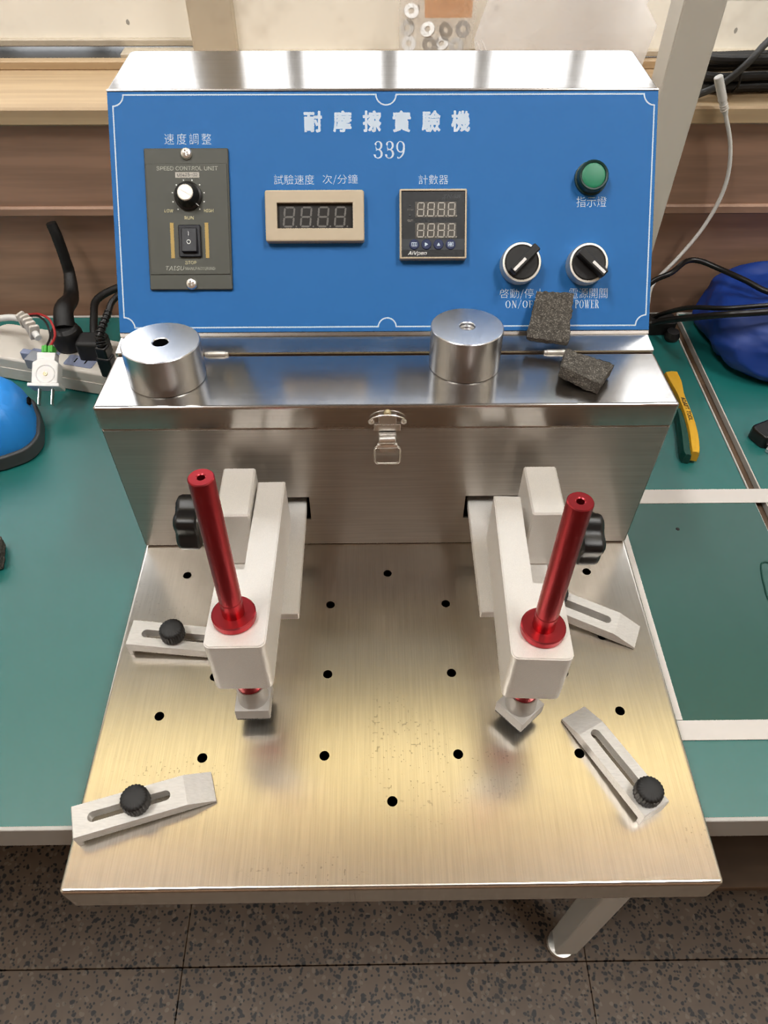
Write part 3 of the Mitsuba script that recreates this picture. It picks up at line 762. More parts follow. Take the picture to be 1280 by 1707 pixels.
ARMS = [dict(s=-1, o=(-0.0715, -0.0188, 0.0955), tilt=0.0842, yaw=0.0010, roll=-0.0106, Wd=0.0355, wr=0.0190, L=0.1402, no=0.0810, dx=0.0198, df=0.1192, rl=0.1095, fl=0.0938, H=0.0421, py=-0.0345, px=-0.1030, pz=0.1030, kz=(-0.1385, -0.0370, 0.0740), fr=0.0),
        dict(s=1, o=(0.0719, -0.0387, 0.1010), tilt=0.0421, yaw=-0.0373, roll=0.0136, Wd=0.0354, wr=0.0181, L=0.1287, no=0.0741, dx=0.0193, df=0.1091, rl=0.1068, fl=0.0938, H=0.0433, py=-0.0375, px=0.1060, pz=0.1055, kz=(0.1405, -0.0490, 0.0680), fr=0.80)]
for i, a in enumerate(ARMS):
    s = a['s']
    rl_ = A + ('__drive_rail' if i == 0 else '__drive_rail_001')
    x0, x1 = sorted((XC + s * 0.0617, XC + s * 0.113))
    add(rl_, bx(x0, x1, -0.0990, 0.055, 0.0430, 0.0500, 0.0005), 'mat_alu', smooth=False, label='flat aluminium rail coming out of a slot')
    P = A + ('__rubbing_arm' if i == 0 else '__rubbing_arm_001')
    R = euler(a['yaw'], a['tilt'], a['roll'])
    fo, ou, n = R @ [0, -1, 0], R @ [s, 0, 0], R @ [0, 0, 1]
    Mx = frame(np.array(a['o']), ou, fo, n)               # local: x outward, y forward, z up from the top rear inner corner
    outl = Polygon([(0, 0), (a['wr'], 0), (a['wr'], a['no']), (a['Wd'], a['no']), (a['Wd'], a['L']), (0, a['L'])])
    fr_ = outl & sbox(-1, a['no'] + 0.01, 1, 1)
    outl = (outl & sbox(-1, -1, 1, a['no'] + 0.02)) | rrect(0, a['Wd'], a['no'], a['L'], 0.0045)
    blk = ext(outl.buffer(-0.0006), 1)

    def level(off, z):
        c = np.array(outl.buffer(-off).exterior.coords)[:-1]
        return c, z
    blk = cat(put(ext(outl, a['H'] - 0.0008), trimesh.transformations.translation_matrix([0, 0, -a['H']])))
    # bevelled top edge: a ring between the outline and its inset
    inn = outl.buffer(-0.0007, join_style=2)
    top = put(ext(inn, 0.0008), trimesh.transformations.translation_matrix([0, 0, -0.0008]))
    m = tm(man(blk) + man(top))
    if s < 0:
        m.invert()
    mm = put(m, Mx)
    if mm.volume < 0:
        mm.invert()
    add(P, mm, 'mat_alu', smooth=25, label=('rubbing arm with red handle turned leftward, square foot straight', 'rubbing arm with red handle, square foot turned to a point')[i])

    def ap(mesh, x, y, z, rot=0.0):
        q = put(put(mesh, rotz(rot)), trimesh.transformations.translation_matrix([x, y, z]))
        q = put(q, Mx)
        if np.linalg.det(Mx[:3, :3]) < 0:
            q.invert()
        return q
    add(P + '__red_collar', ap(lathe([(0, 0), (0.0122, 0), (0.0129, 0.0007), (0.0129, 0.0044), (0.0122, 0.0050), (0, 0.0050)], 56), a['dx'], a['df'], 0.0001), 'mat_red', label='round red collar')
    r0, h0 = 0.00655, a['rl']
    add(P + '__red_handle', ap(lathe([(0.0020, h0 - 0.02), (0.0020, h0 - 0.0004), (0.0026, h0), (r0 - 0.0005, h0), (r0, h0 - 0.0006), (r0, 0.0185), (r0 - 0.0004, 0.018), (r0 - 0.0004, 0.0170), (r0, 0.0165), (r0, 0.0050), (0, 0.0050)], 48), a['dx'], a['df'], 0), 'mat_red', label='upright red anodised rod handle')
    add(P + '__handle_bore', ap(lathe([(0, h0 - 0.02), (0.0021, h0 - 0.02), (0.0021, h0 - 0.019), (0, h0 - 0.019)], 16), a['dx'], a['df'], 0), 'mat_hole')
    zf = -a['fl']
    add(P + '__red_shaft', ap(cyl(0.0088, zf + 0.0250, -a['H'] + 0.001, 40), a['dx'], a['df'], 0), 'mat_red')
    foot = man(hullp(rrect(-0.0113, 0.0113, -0.0113, 0.0113, 0.0006), 0.0006, 0.0100, 0.0004, 0)) + man(lathe([(0, 0.004), (0.0112, 0.004), (0.0100, 0.0120), (0.0096, 0.0255), (0, 0.0255)], 40))
    add(P + '__added_foot_pad', ap(hullp(rrect(-0.0111, 0.0111, -0.0111, 0.0111, 0.0006), -0.0010, 0.0006), a['dx'], a['df'], zf, a['fr']), 'mat_rubber', label='dark sheet added under the square foot to darken its reflection')  # added so the foot's mirror image on the plate turns dark
    add(P + '__square_foot', ap(tm(foot), a['dx'], a['df'], zf, a['fr']), 'mat_foot', smooth=25, label='silver square rubbing foot')
    # upright clamp block and star knob
    pw, pd = 0.0112, 0.0222
    add(P + '__clamp_block', bx(a['px'] - pw, a['px'] + pw, a['py'] - pd, a['py'] + pd, 0.0502, a['pz'], 0.0012), 'mat_alu', smooth=False, label='upright aluminium clamp block')
    kx_, ky_, kz_ = a['kz']
    st = Polygon([((0.0180 + 0.0022 * math.cos(5 * t)) * math.cos(t), (0.0180 + 0.0022 * math.cos(5 * t)) * math.sin(t)) for t in np.linspace(0, 2 * np.pi, 90, endpoint=False)])
    lay = []
    for off, z in ((0.0020, 0), (0.0004, 0.0012), (0, 0.003), (0, 0.0125), (0.0010, 0.0148), (0.0040, 0.0165)):
        q = np.array(st.exterior.coords)[:-1]
        rr = np.hypot(q[:, 0], q[:, 1])[:, None]
        lay.append(np.c_[q * (rr - off) / rr, np.full(len(q), z)])
    V = np.vstack(lay + [[[0, 0, 0]], [[0, 0, 0.0165]]]); nq = 90; F = []
    for r_ in range(len(lay) - 1):
        for j in range(nq):
            b0, b1 = r_ * nq + j, r_ * nq + (j + 1) % nq
            F += [[b0, b1, b1 + nq], [b0, b1 + nq, b0 + nq]]
    for j in range(nq):
        F += [[len(V) - 2, (j + 1) % nq, j], [len(V) - 1, (len(lay) - 1) * nq + j, (len(lay) - 1) * nq + (j + 1) % nq]]
    star = trimesh.Trimesh(V, F, process=False)
    add(P + '__star_knob', along(put(star, rotz(0.5)), [kx_ - s * 0.008, ky_, kz_], [s, 0, 0]), 'mat_black', smooth=35, label='black lobed star knob')
    add(P + '__knob_stud', along(cyl(0.0045, 0, abs(kx_ - s * 0.008 - a['px']) - pw + 0.0005, 24), [a['px'] + s * pw, ky_, kz_], [s, 0, 0]), 'mat_chrome')

# ------------------------------------------------------------------ hold-down clamps on the plate


def clamp(tail, head, width, knob, label, slot=(0.009, 0.058)):
    t = thing('hold_down_clamp', label, 'clamp', 'slotted clamps lying on the base plate')
    tail, head = np.array(tail), np.array(head)
    Ln = np.linalg.norm(head - tail)
    d = (head - tail) / Ln
    M_ = frame([tail[0], tail[1], 0.0003], [d[0], d[1], 0], [-d[1], d[0], 0], [0, 0, 1])
    prof = Polygon([(0, 0), (0.0028, 0), (0.0028, 0.0044), (0.0034, 0.0050), (Ln, 0.0003), (Ln, 0.0022), (Ln - 0.0165, 0.0098), (0.0006, 0.0140), (0, 0.0134)])
    b = man(put(ext(prof, width), frame([0, width / 2, 0], [1, 0, 0], [0, 0, 1], [0, -1, 0])))
    b = b - man(put(ext(LineString([(slot[0] + 0.0032, 0), (slot[1] - 0.0032, 0)]).buffer(0.0032), 0.05), trimesh.transformations.translation_matrix([0, 0, -0.01])))
    add(t + '__bar', put(tm(b), M_), 'mat_alu_brushed', smooth=20)
    kx_ = knob
    zt = 0.0142 - 0.0042 * kx_ / (Ln - 0.0165) + 0.0002
    add(t + '__screw', put(cyl(0.0024, 0.0005, 0.022, 16, 0.0003), M_ @ trimesh.transformations.translation_matrix([kx_, 0, 0])), 'mat_black_matte')
    a = np.linspace(0, 2 * np.pi, 96, endpoint=False)
    rr = 0.0084 + 0.00028 * np.cos(24 * a)
    st = Polygon(np.c_[rr * np.cos(a), rr * np.sin(a)])
    lay = [(0.0018, 0), (0.0, 0.0012), (0.0, 0.0085), (0.0006, 0.0100), (0.0022, 0.0110), (0.0050, 0.0116)]
    V, F = [], []
    for off, z in lay:
        V.append(np.c_[(rr - off) * np.cos(a), (rr - off) * np.sin(a), np.full(96, z)])
    V = np.vstack(V + [[[0, 0, 0]], [[0, 0, 0.0118]]])
    for r_ in range(len(lay) - 1):
        for j in range(96):
            b0, b1 = r_ * 96 + j, r_ * 96 + (j + 1) % 96
            F += [[b0, b1, b1 + 96], [b0, b1 + 96, b0 + 96]]
    for j in range(96):
        F += [[len(V) - 2, (j + 1) % 96, j], [len(V) - 1, (len(lay) - 1) * 96 + j, (len(lay) - 1) * 96 + (j + 1) % 96]]
    add(t + '__knob', put(trimesh.Trimesh(V, F, process=False), M_ @ trimesh.transformations.translation_matrix([kx_, 0, zt])), 'mat_black_matte', smooth=40, label='black knurled thumb knob')


clamp((-0.1925, -0.2225), (-0.1130, -0.1970), 0.0195, 0.0385, 'slotted aluminium clamp with black knob, at the front left corner of the plate')
clamp((0.1615, -0.2190), (0.1250, -0.1500), 0.0195, 0.0098, 'slotted aluminium clamp lying aslant near the front right, knob at its outer end', (0.016, 0.060))
clamp((-0.1860, -0.0895), (-0.1050, -0.0960), 0.0200, 0.0320, 'slotted aluminium clamp half hidden behind the arm at left')
clamp((0.1085, -0.0560), (0.1830, -0.0910), 0.0200, 0.0180, 'slotted aluminium clamp showing only its wedge end behind the arm at right', (0.010, 0.061))

# ------------------------------------------------------------------ weights and scouring pads
for (x, y, r, h, rh, lab) in ((-0.1518, 0.0352, 0.0262, 0.0275, 0.0052, 'steel cylinder weight with a plain hole, at the left end of the lid'), (0.0554, 0.0487, 0.0250, 0.0305, 0.0052, 'steel cylinder weight with a threaded hole, standing on the lid near the panel counter')):
    t = thing('cylinder_weight', lab, 'weight')
    z0 = HL - 0.0026 - LS * (DL - y)
    WM = trimesh.transformations.translation_matrix([x, y, z0]) @ trimesh.transformations.rotation_matrix(math.atan(LS), [1, 0, 0])
    add(t + '__body', put(lathe([(rh, h - 0.016), (rh, h - 0.0006), (rh + 0.0007, h), (r - 0.0006, h), (r, h - 0.0006), (r, 0.0006), (r - 0.0006, 0), (0, 0)], 96), WM), 'mat_turned', smooth=25)
    add(t + '__bore_shade', put(lathe([(0, h - 0.016), (rh + 0.0002, h - 0.016), (rh + 0.0002, h - 0.0155), (0, h - 0.0150)], 24), WM), 'mat_hole')
    if x > 0:
        tb = [(rh - 0.0009 * (j % 2), h - 0.002 - j * 0.0011) for j in range(11)]
        add(t + '__thread', put(trimesh.creation.revolve(np.array(tb), sections=32), WM), 'mat_turned')
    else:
        add(t + '__bore_shade', put(trimesh.creation.revolve(np.array([(rh - 0.0002, h - 0.015), (rh - 0.0002, h - 0.0010)]), sections=32), WM), 'mat_hole')  # near-black sleeve, paints the shade inside the plain hole


def pad(corners, th, seed, label, lift):
    """corners: four top points in order; th: thickness along the downward normal."""
    c = np.array(corners, float)
    n = np.cross(c[1] - c[0], c[3] - c[0])
    n /= np.linalg.norm(n)
    n = n if n[2] > 0 else -n
    m = trimesh.convex.convex_hull(np.vstack([c, c - n * th]))
    m = refine(m, 0.0012)
    m = displace(m, 0.0011, 420, seed, 3)
    m = displace(m, 0.0012, 90, seed + 5, 2)
    add('scouring_pad', m, 'mat_pad', smooth=True, label=label, category='scouring pad')


pe = lambda x, s, h: PO + np.array([x / 1000, 0, 0]) + tv * s / 1000 + nv * h / 1000
pad([(0.1015, 0.0672, 0.1535), (0.1300, 0.0600, 0.1535), pe(137.5, 26.5, 9.0), pe(110.5, 28.0, 9.0)], 0.0055, 1, 'dark grey scouring pad leaning on the blue panel', 0)
pad([(0.1262, 0.0500, 0.1570), (0.1560, 0.0315, 0.1555), (0.1425, 0.0110, 0.1560), (0.1185, 0.0265, 0.1590)], 0.0085, 2, 'dark grey scouring pad lying flat on the lid', 0)
pad([(-0.3800, 0.0380, -0.0370), (-0.3400, 0.0420, -0.0370), (-0.3330, 0.0150, -0.0370), (-0.3780, 0.0050, -0.0370)], 0.0118, 3, 'grey scouring pad on the green table below the blue tool', 0)

# ------------------------------------------------------------------ left side of the table
# power strip
t = thing('power_strip', 'long cream power strip on the table with black plugs in it', 'power strip')
ang = math.atan2(0.2508 - 0.2816, -0.3082 + 0.4235)
SM = frame([-0.4235, 0.2816, TZ + 0.0007], [cos(ang), sin(ang), 0], [-sin(ang), cos(ang), 0], [0, 0, 1])


def sp(mesh, x=0.0, y=0.0, z=0.0):
    return put(mesh, SM @ trimesh.transformations.translation_matrix([x, y, z]))


SH = 0.0290
add(t + '__body', sp(cat(hullp(rrect(-0.022, 0.215, -0.001, 0.060, 0.012), 0, 0.016, 0, 0.002), hullp(rrect(-0.022, 0.215, 0.0, 0.059, 0.012), 0.0163, SH, 0.003, 0))), 'mat_cream_plastic', label='cream strip casing')


def strip_at(p):
    return (np.linalg.inv(SM) @ np.array([*p, 1.0]))[:3]


for k in range(3):
    x = 0.004 + k * 0.045
    o = add(t + '__outlet', sp(hullp(rrect(-0.0165, 0.0165, -0.0085, 0.0085, 0.002), 0, 0.0008), x + 0.052 - 0.0, 0.0145, SH - 0.0002) if k == 0 else sp(hullp(rrect(-0.0165, 0.0165, -0.0085, 0.0085, 0.002), 0, 0.0008), x + 0.052, 0.0145, SH - 0.0002), 'mat_outlet_blue', label='pale lilac outlet with two slots')
    for dx in (-0.006, 0.006):
        add(o + '__slot', sp(bx(-0.0007, 0.0007, -0.0035, 0.0035, 0, 0.0003, 0), x + 0.052 + dx, 0.0150, SH + 0.0005), 'mat_hole')
# black plugs standing in the strip
p1 = strip_at((-0.3400, 0.2980, -0.02))
t = thing('black_plug', 'big round black plug with a thick cord rising up the brown wall', 'plug')
add(t + '__body', sp(lathe([(0, 0), (0.0150, 0), (0.0165, 0.004), (0.0165, 0.016), (0.0140, 0.022), (0.0100, 0.025), (0, 0.026)], 40), p1[0], p1[1], SH), 'mat_black_matte')
add(t + '__cord', tube([(-0.3400, 0.2980, 0.001), (-0.3430, 0.318, 0.012), (-0.3500, 0.360, 0.000), (-0.3545, 0.3860, 0.012), (-0.3547, 0.3890, 0.030), (-0.3552, 0.3900, 0.0560), (-0.3575, 0.3920, 0.0720)], [0.011, 0.010, 0.0085, 0.0065, 0.0060, 0.0060, 0.0055], 14), 'mat_black_matte')
p2 = strip_at((-0.3080, 0.2820, -0.02))
t = thing('black_plug', 'black angular plug in the middle of the power strip', 'plug')
add(t + '__body', sp(put(hullp(rrect(-0.0155, 0.0155, -0.012, 0.012, 0.005), 0, 0.022, 0.004, 0.001), rotz(0.2)), p2[0], p2[1], SH), 'mat_black_matte')
add(t + '__cord', tube([(-0.3080, 0.2880, -0.004), (-0.3140, 0.320, 0.002), (-0.3169, 0.3500, 0.004), (-0.2963, 0.3750, 0.004), (-0.262, 0.3850, 0.004), (-0.23, 0.388, 0.006)], 0.0042, 12), 'mat_black_matte')
p3 = strip_at((-0.2850, 0.2480, -0.02))
t = thing('black_plug', 'slim black upright plug next to the steel machine, ribbed cord above it', 'plug')
add(t + '__body', sp(cat(hullp(rrect(-0.0080, 0.0080, -0.0065, 0.0065, 0.003), 0, 0.024, 0.002, 0.001), hullp(rrect(-0.0060, 0.0060, -0.0052, 0.0052, 0.002), 0.022, 0.036, 0.002, 0)), p3[0], p3[1], SH), 'mat_black')
b0 = (SM @ np.array([p3[0], p3[1], SH + 0.034, 1]))[:3]
pts = [tuple(b0), (b0[0] + 0.000, b0[1] + 0.006, b0[2] + 0.012), (-0.2810, 0.2780, 0.0330), (-0.2780, 0.2980, 0.0370), (-0.2650, 0.3200, 0.0350), (-0.2300, 0.340, 0.010)]
add(t + '__cord', tube(pts, 0.0032, 12), 'mat_black')
sp3 = spline(pts, 10)
for j in range(3, 22, 2):
    dd = sp3[j + 1] - sp3[j - 1]
    add(t + '__strain_rib', along(cyl(0.0052 - 0.00006 * j, -0.0010, 0.0010, 16, 0.0003), sp3[j], dd), 'mat_black')

# white two-pin plug with green terminal, cable and connector
t = thing('white_plug', 'white two pin plug hanging over the power strip with a green terminal on it', 'plug')
e1 = np.array([0.985, 0.02, -0.05]); e1 /= np.linalg.norm(e1)
ax = np.array([0.06, -0.80, -0.56]); ax -= e1 * (ax @ e1); ax /= np.linalg.norm(ax)
e3 = np.cross(e1, ax); e3 = e3 if e3[2] > 0 else -e3
PM = frame(np.array([-0.3425, 0.2440, 0.002]), e1, np.cross(e3, e1), e3)      # local y runs back up the plug, z faces the viewer
bo = rrect(-0.0130, 0.0130, -0.027, -0.004, 0.002) | ell(0, -0.0085, 0.0130, 0.0085)
add(t + '__body', put(hullp(bo.convex_hull, -0.007, 0.007, 0.0016, 0.0016), PM), 'mat_white_plastic')
add(t + '__neck', put(hullp(Polygon([(-0.0085, -0.006), (0.0085, -0.006), (0.0092, 0.0060), (-0.0092, 0.0060)]), -0.006, 0.006, 0.001, 0.001), PM), 'mat_white_plastic')
add(t + '__flange', put(hullp(rrect(-0.0158, 0.0158, -0.0305, -0.0268, 0.001), -0.0095, 0.0095, 0.001, 0.001), PM), 'mat_white_plastic')
add(t + '__face_ring', put(lathe([(0.0085, 0.007), (0.0092, 0.0076), (0.0098, 0.007)], 40), PM @ trimesh.transformations.translation_matrix([0.001, -0.017, 0])), 'mat_white_plastic')
add(t + '__screw', put(lathe([(0, 0.007), (0.0022, 0.007), (0.0020, 0.0082), (0.0009, 0.0084), (0, 0.0078)], 20), PM @ trimesh.transformations.translation_matrix([0.001, -0.0170, 0])), 'mat_brass_rivet', label='brass screw')
for x in (-0.0065, 0.0065):
    add(t + '__prong', put(bx(x - 0.0008, x + 0.0008, -0.0475, -0.030, -0.0030, 0.0030, 0.0003), PM), 'mat_chrome')
for k in range(4):
    add(t + '__terminal', put(bx(-0.0006 + k * 0.0030 - 0.0045, 0.0020 + k * 0.0030 - 0.0045, 0.0060, 0.0135, -0.004, 0.005 + 0.002 * (k % 2), 0.0005), PM), 'mat_green_bright', label='bright green terminal')
w0 = (PM @ np.array([0.003, 0.013, 0.003, 1]))[:3]
add(t + '__red_wire', tube([tuple(w0), (-0.3400, 0.2730, 0.012), (-0.3480, 0.2900, 0.018), (-0.3640, 0.3040, 0.016), (-0.3800, 0.312, 0.010)], 0.0013, 8), 'mat_red_wire', label='red wire')
add(t + '__black_wire', tube([(w0[0] - 0.004, w0[1], w0[2]), (-0.3450, 0.2720, 0.011), (-0.3520, 0.2880, 0.016), (-0.3650, 0.3020, 0.015), (-0.3800, 0.311, 0.009)], 0.0011, 8), 'mat_black')
t = thing('white_cable', 'white cable with ribbed sleeve coming in over the power strip', 'cable')
wc = [(-0.47, 0.330, -0.006), (-0.4222, 0.3169, 0.002), (-0.3992, 0.3116, 0.007), (-0.3800, 0.3010, 0.010), (-0.3690, 0.2870, 0.010), (-0.3590, 0.2740, 0.007)]
add(t + '__sheath', tube(wc, 0.0035, 12), 'mat_white_plastic')
sw = spline(wc, 10)
for j in range(28, 48, 4):
    add(t + '__sleeve_rib', along(hullp(rrect(-0.0085, 0.0085, -0.005, 0.005, 0.002), -0.0016, 0.0016, 0.0005, 0.0005), sw[j], sw[j + 1] - sw[j - 1]), 'mat_cream_plastic')
t = thing('clear_connector', 'small clear grey connector block on the power strip under the white cable', 'connector')
add(t + '__body', sp(hullp(rrect(-0.010, 0.010, -0.008, 0.008, 0.001), 0, 0.012, 0.001, 0), *(strip_at((-0.3640, 0.2640, 0))[:2]), SH + 0.0001), 'mat_clear_grey')
add(t + '__tab', sp(hullp(rrect(-0.006, 0.006, -0.004, 0.004, 0.002), 0, 0.010, 0.002, 0), *(strip_at((-0.3790, 0.2760, 0))[:2]), SH + 0.0001), 'mat_outlet_blue')

# blue tool at the left edge
t = thing('blue_tool_case', 'bright blue rounded tool with grey base at the left edge of the table', 'tool')
TM_ = frame([-0.4225, 0.1745, TZ + 0.0007], [cos(0.30), sin(0.30), 0], [-sin(0.30), cos(0.30), 0], [0, 0, 1])
outl = Polygon([(-0.09, -0.052), (0.040, -0.052), (0.066, -0.046), (0.076, -0.028), (0.077, 0.0), (0.072, 0.030), (0.055, 0.046), (-0.09, 0.046)]).convex_hull.buffer(-0.026).buffer(0.026)
add(t + '__base', put(hullp(outl.convex_hull, 0, 0.016, 0.002, 0.002), TM_), 'mat_tool_grey', label='dark grey base')
lay = []
for z, off in ((0.0155, 0.0035), (0.022, 0.0035), (0.034, 0.006), (0.046, 0.011), (0.054, 0.017), (0.058, 0.025), (0.060, 0.034)):
    q = np.array(outl.convex_hull.buffer(-off).exterior.coords)[:-1]
    lay.append(np.c_[q, np.full(len(q), z)])
add(t + '__shell', put(trimesh.convex.convex_hull(np.vstack(lay)), TM_), 'mat_tool_blue', smooth=40, label='bright blue plastic shell')
add(t + '__notch', put(along(hullp(rrect(-0.0022, 0.0022, -0.0050, 0.0050, 0.0015), 0, 0.002), [0.0715, 0.004, 0.034], [1, 0.05, 0.3]), TM_), 'mat_hole')
add(t + '__tray', put(bx(-0.06, 0.018, -0.072, -0.040, 0.004, 0.0145, 0.002), TM_), 'mat_black', label='black tray')

# ------------------------------------------------------------------ right side of the table
# pliers
t = thing('pliers', 'pliers with yellow and green handles lying beside the machine at right', 'pliers')
hp_ = [(0.3150, 0.2640, -0.0370), (0.3155, 0.2450, -0.0370), (0.3148, 0.2200, -0.0365), (0.3142, 0.1950, -0.0360), (0.3118, 0.1700, -0.0360), (0.3075, 0.1480, -0.0370), (0.3050, 0.1390, -0.0375)]
c = spline(hp_, 10)


def ribbon(c, w, z0, z1, rnd):
    out = []
    n = len(c)
    tg = np.gradient(c, axis=0)
    tg /= np.linalg.norm(tg, axis=1, keepdims=True)
    sd = np.cross(tg, [0, 0, 1])
    sd /= np.linalg.norm(sd, axis=1, keepdims=True)
    W = np.interp(np.linspace(0, 1, n), np.linspace(0, 1, len(w)), w)
    prof = [(-1, 0.0), (-1, 0.6), (-0.75, 0.92), (0, 1.0), (0.75, 0.92), (1, 0.6), (1, 0.0)]
    V = np.vstack([[c[i] * [1, 1, 0] + sd[i] * W[i] * u + np.array([0, 0, z0 + (z1 - z0) * h]) for u, h in prof] for i in range(n)])
    k = len(prof)
    F = []
    for i in range(n - 1):
        for j in range(k):
            a, b = i * k + j, i * k + (j + 1) % k
            F += [[a, b, b + k], [a, b + k, a + k]]
    for j in range(1, k - 1):
        F += [[0, j, j + 1], [(n - 1) * k, (n - 1) * k + j + 1, (n - 1) * k + j]]
    m = trimesh.Trimesh(V, F, process=False)
    if m.volume < 0:
        m.invert()
    return m


add(t + '__handle_grip', ribbon(c, [0.0082, 0.0080, 0.0044, 0.0044, 0.0050, 0.0052, 0.0050, 0.0040], TZ + 0.004, TZ + 0.0165, 0), 'mat_yellow', label='yellow outer grip')
c2 = c[25:] + np.array([-0.0062, 0.0, 0])
add(t + '__grip_inlay', ribbon(c2, [0.0020, 0.0042, 0.0056, 0.0062, 0.0058, 0.0030], TZ + 0.0007, TZ + 0.0130, 0), 'mat_pliers_green', label='dark green inner grip')
add(t + '__jaw', put(hullp(Polygon([(-0.012, 0), (0.012, 0), (0.007, 0.055), (-0.004, 0.060)]), 0, 0.011, 0.001, 0.001), frame([0.2975, 0.266, TZ + 0.0007], [0.97, 0.22, 0], [-0.22, 0.97, 0], [0, 0, 1])), 'mat_turned')
c3 = c[4:] * [1, 1, 1] + np.array([-0.040, 0.004, 0])
add(t + '__handle_grip', ribbon(c3, [0.0060, 0.0050, 0.0045, 0.0050, 0.0050, 0.0040], TZ + 0.0007, TZ + 0.0150, 0), 'mat_pliers_green')
tx = fit(glyphs('ADAPT TOOL', 'sans', stroke=1), -0.018, 0.018, -0.0021, 0.0021)
pm = c[26]
dv = c[38] - c[16]; dv /= np.linalg.norm(dv)
xx = dv; yy = np.cross([0, 0, 1], xx)
tmh = ext(tx, 0.0002)
tmh = tmh.subdivide_to_size(0.004)
v = np.asarray(tmh.vertices).copy()
cc = c[10:44]; sarc = np.r_[0, np.cumsum(np.linalg.norm(np.diff(cc, axis=0), axis=1))]
s_ = v[:, 0] + sarc[-1] * 0.52
cxp = np.c_[np.interp(s_, sarc, cc[:, 0]), np.interp(s_, sarc, cc[:, 1])]
tgx = np.c_[np.interp(s_ + 0.001, sarc, cc[:, 0]) - np.interp(s_ - 0.001, sarc, cc[:, 0]), np.interp(s_ + 0.001, sarc, cc[:, 1]) - np.interp(s_ - 0.001, sarc, cc[:, 1])]
tgx /= np.linalg.norm(tgx, axis=1, keepdims=True)
nrm = np.c_[-tgx[:, 1], tgx[:, 0]]
v2 = np.c_[cxp + nrm * v[:, 1:2], TZ + 0.0165 + v[:, 2] - 40 * np.abs(v[:, 1])**2]
add(t + '__lettering', trimesh.Trimesh(v2, tmh.faces, process=False), 'mat_black_matte', smooth=False)

# blue bag
bm = trimesh.creation.icosphere(subdivisions=5)
v = np.asarray(bm.vertices)
q = np.sign(v) * np.abs(v) ** 0.62
q = q * [0.125, 0.080, 0.040]
q[:, 2] = np.maximum(q[:, 2], -0.030)
q += np.array([0.500, 0.336, TZ + 0.0312])
fold = meshkit.fbm(q * [9, 16, 22] + 7, 4, 2) - 0.5
rid = np.abs(meshkit.fbm(q * [7, 14, 14] + 31, 3, 9) - 0.5)
nn = v / np.linalg.norm(v, axis=1, keepdims=True)
q = q + nn * (fold * 0.030 - rid * 0.045 + 0.008)[:, None]
q[:, 2] = np.maximum(q[:, 2], TZ + 0.0010)
q[:, 1] = np.minimum(q[:, 1], 0.399)
add('blue_bag', trimesh.Trimesh(q, bm.faces, process=False), 'mat_bag_blue', smooth=True, label='crumpled dark blue bag on the table behind the black cords at right', category='bag')
# cables
add('power_cable', tube([(0.270, 0.345, -0.042), (0.3121, 0.3560, -0.0370), (0.3317, 0.3401, -0.0200), (0.3580, 0.2900, 0.0200), (0.3850, 0.2800, 0.0290), (0.4200, 0.2796, 0.0320), (0.50, 0.285, 0.034), (0.62, 0.29, -0.02), (0.75, 0.29, -0.045)], 0.0036, 12), 'mat_black', label='black cable crossing low over the front of the blue bag', category='cable')
add('power_cable', tube([(0.285, 0.345, -0.044), (0.3172, 0.3640, -0.0350), (0.3300, 0.3472, -0.0140), (0.3420, 0.3250, 0.0060), (0.3640, 0.2960, 0.0240), (0.3950, 0.2880, 0.0320), (0.44, 0.287, 0.036), (0.52, 0.292, 0.038), (0.64, 0.30, -0.02), (0.78, 0.30, -0.045)], 0.0026, 12), 'mat_black', label='thinner black cable running just above the other over the blue bag', category='cable')
add('power_cable', tube([(0.255, 0.33, -0.0445), (0.2850, 0.345, 0.000), (0.3007, 0.3530, 0.0200), (0.3205, 0.3560, 0.0300), (0.3433, 0.3790, 0.0300), (0.3590, 0.3800, 0.0300), (0.3773, 0.3650, 0.0290), (0.3948, 0.3370, 0.0320), (0.4175, 0.3089, 0.0330), (0.47, 0.29, 0.040), (0.6, 0.28, -0.01), (0.75, 0.27, -0.045)], 0.0030, 12), 'mat_black', label='black cable arching up behind the panel and down over the blue bag', category='cable')
t = thing('white_charger_cable', 'thin white cable with a plug end standing before the sill at right', 'cable')
wc = [(0.3188, 0.3870, 0.2150), (0.3344, 0.3870, 0.1870), (0.3508, 0.3870, 0.1559), (0.3597, 0.3870, 0.1258), (0.3603, 0.3870, 0.0971), (0.3521, 0.3870, 0.0634), (0.3355, 0.3850, 0.0311), (0.3132, 0.3780, 0.0008), (0.303, 0.352, -0.020), (0.275, 0.346, -0.046)]
add(t + '__wire', tube(wc[1:], 0.0021, 12), 'mat_white_plastic')
dd = np.array(wc[0]) - np.array(wc[1])
add(t + '__plug_end', cat(along(cyl(0.0042, 0.010, 0.034, 24, 0.0006), wc[1], dd), along(lathe([(0, -0.004), (0.0026, -0.004), (0.0036, 0.004), (0.0036, 0.011), (0, 0.011)], 20), wc[1], dd)), 'mat_white_plastic')
for z in (0.0005, 0.003, 0.0055):
    add(t + '__rib', along(cyl(0.0040, z - 0.0006, z + 0.0006, 20, 0.0002), wc[1], dd), 'mat_cream_plastic')
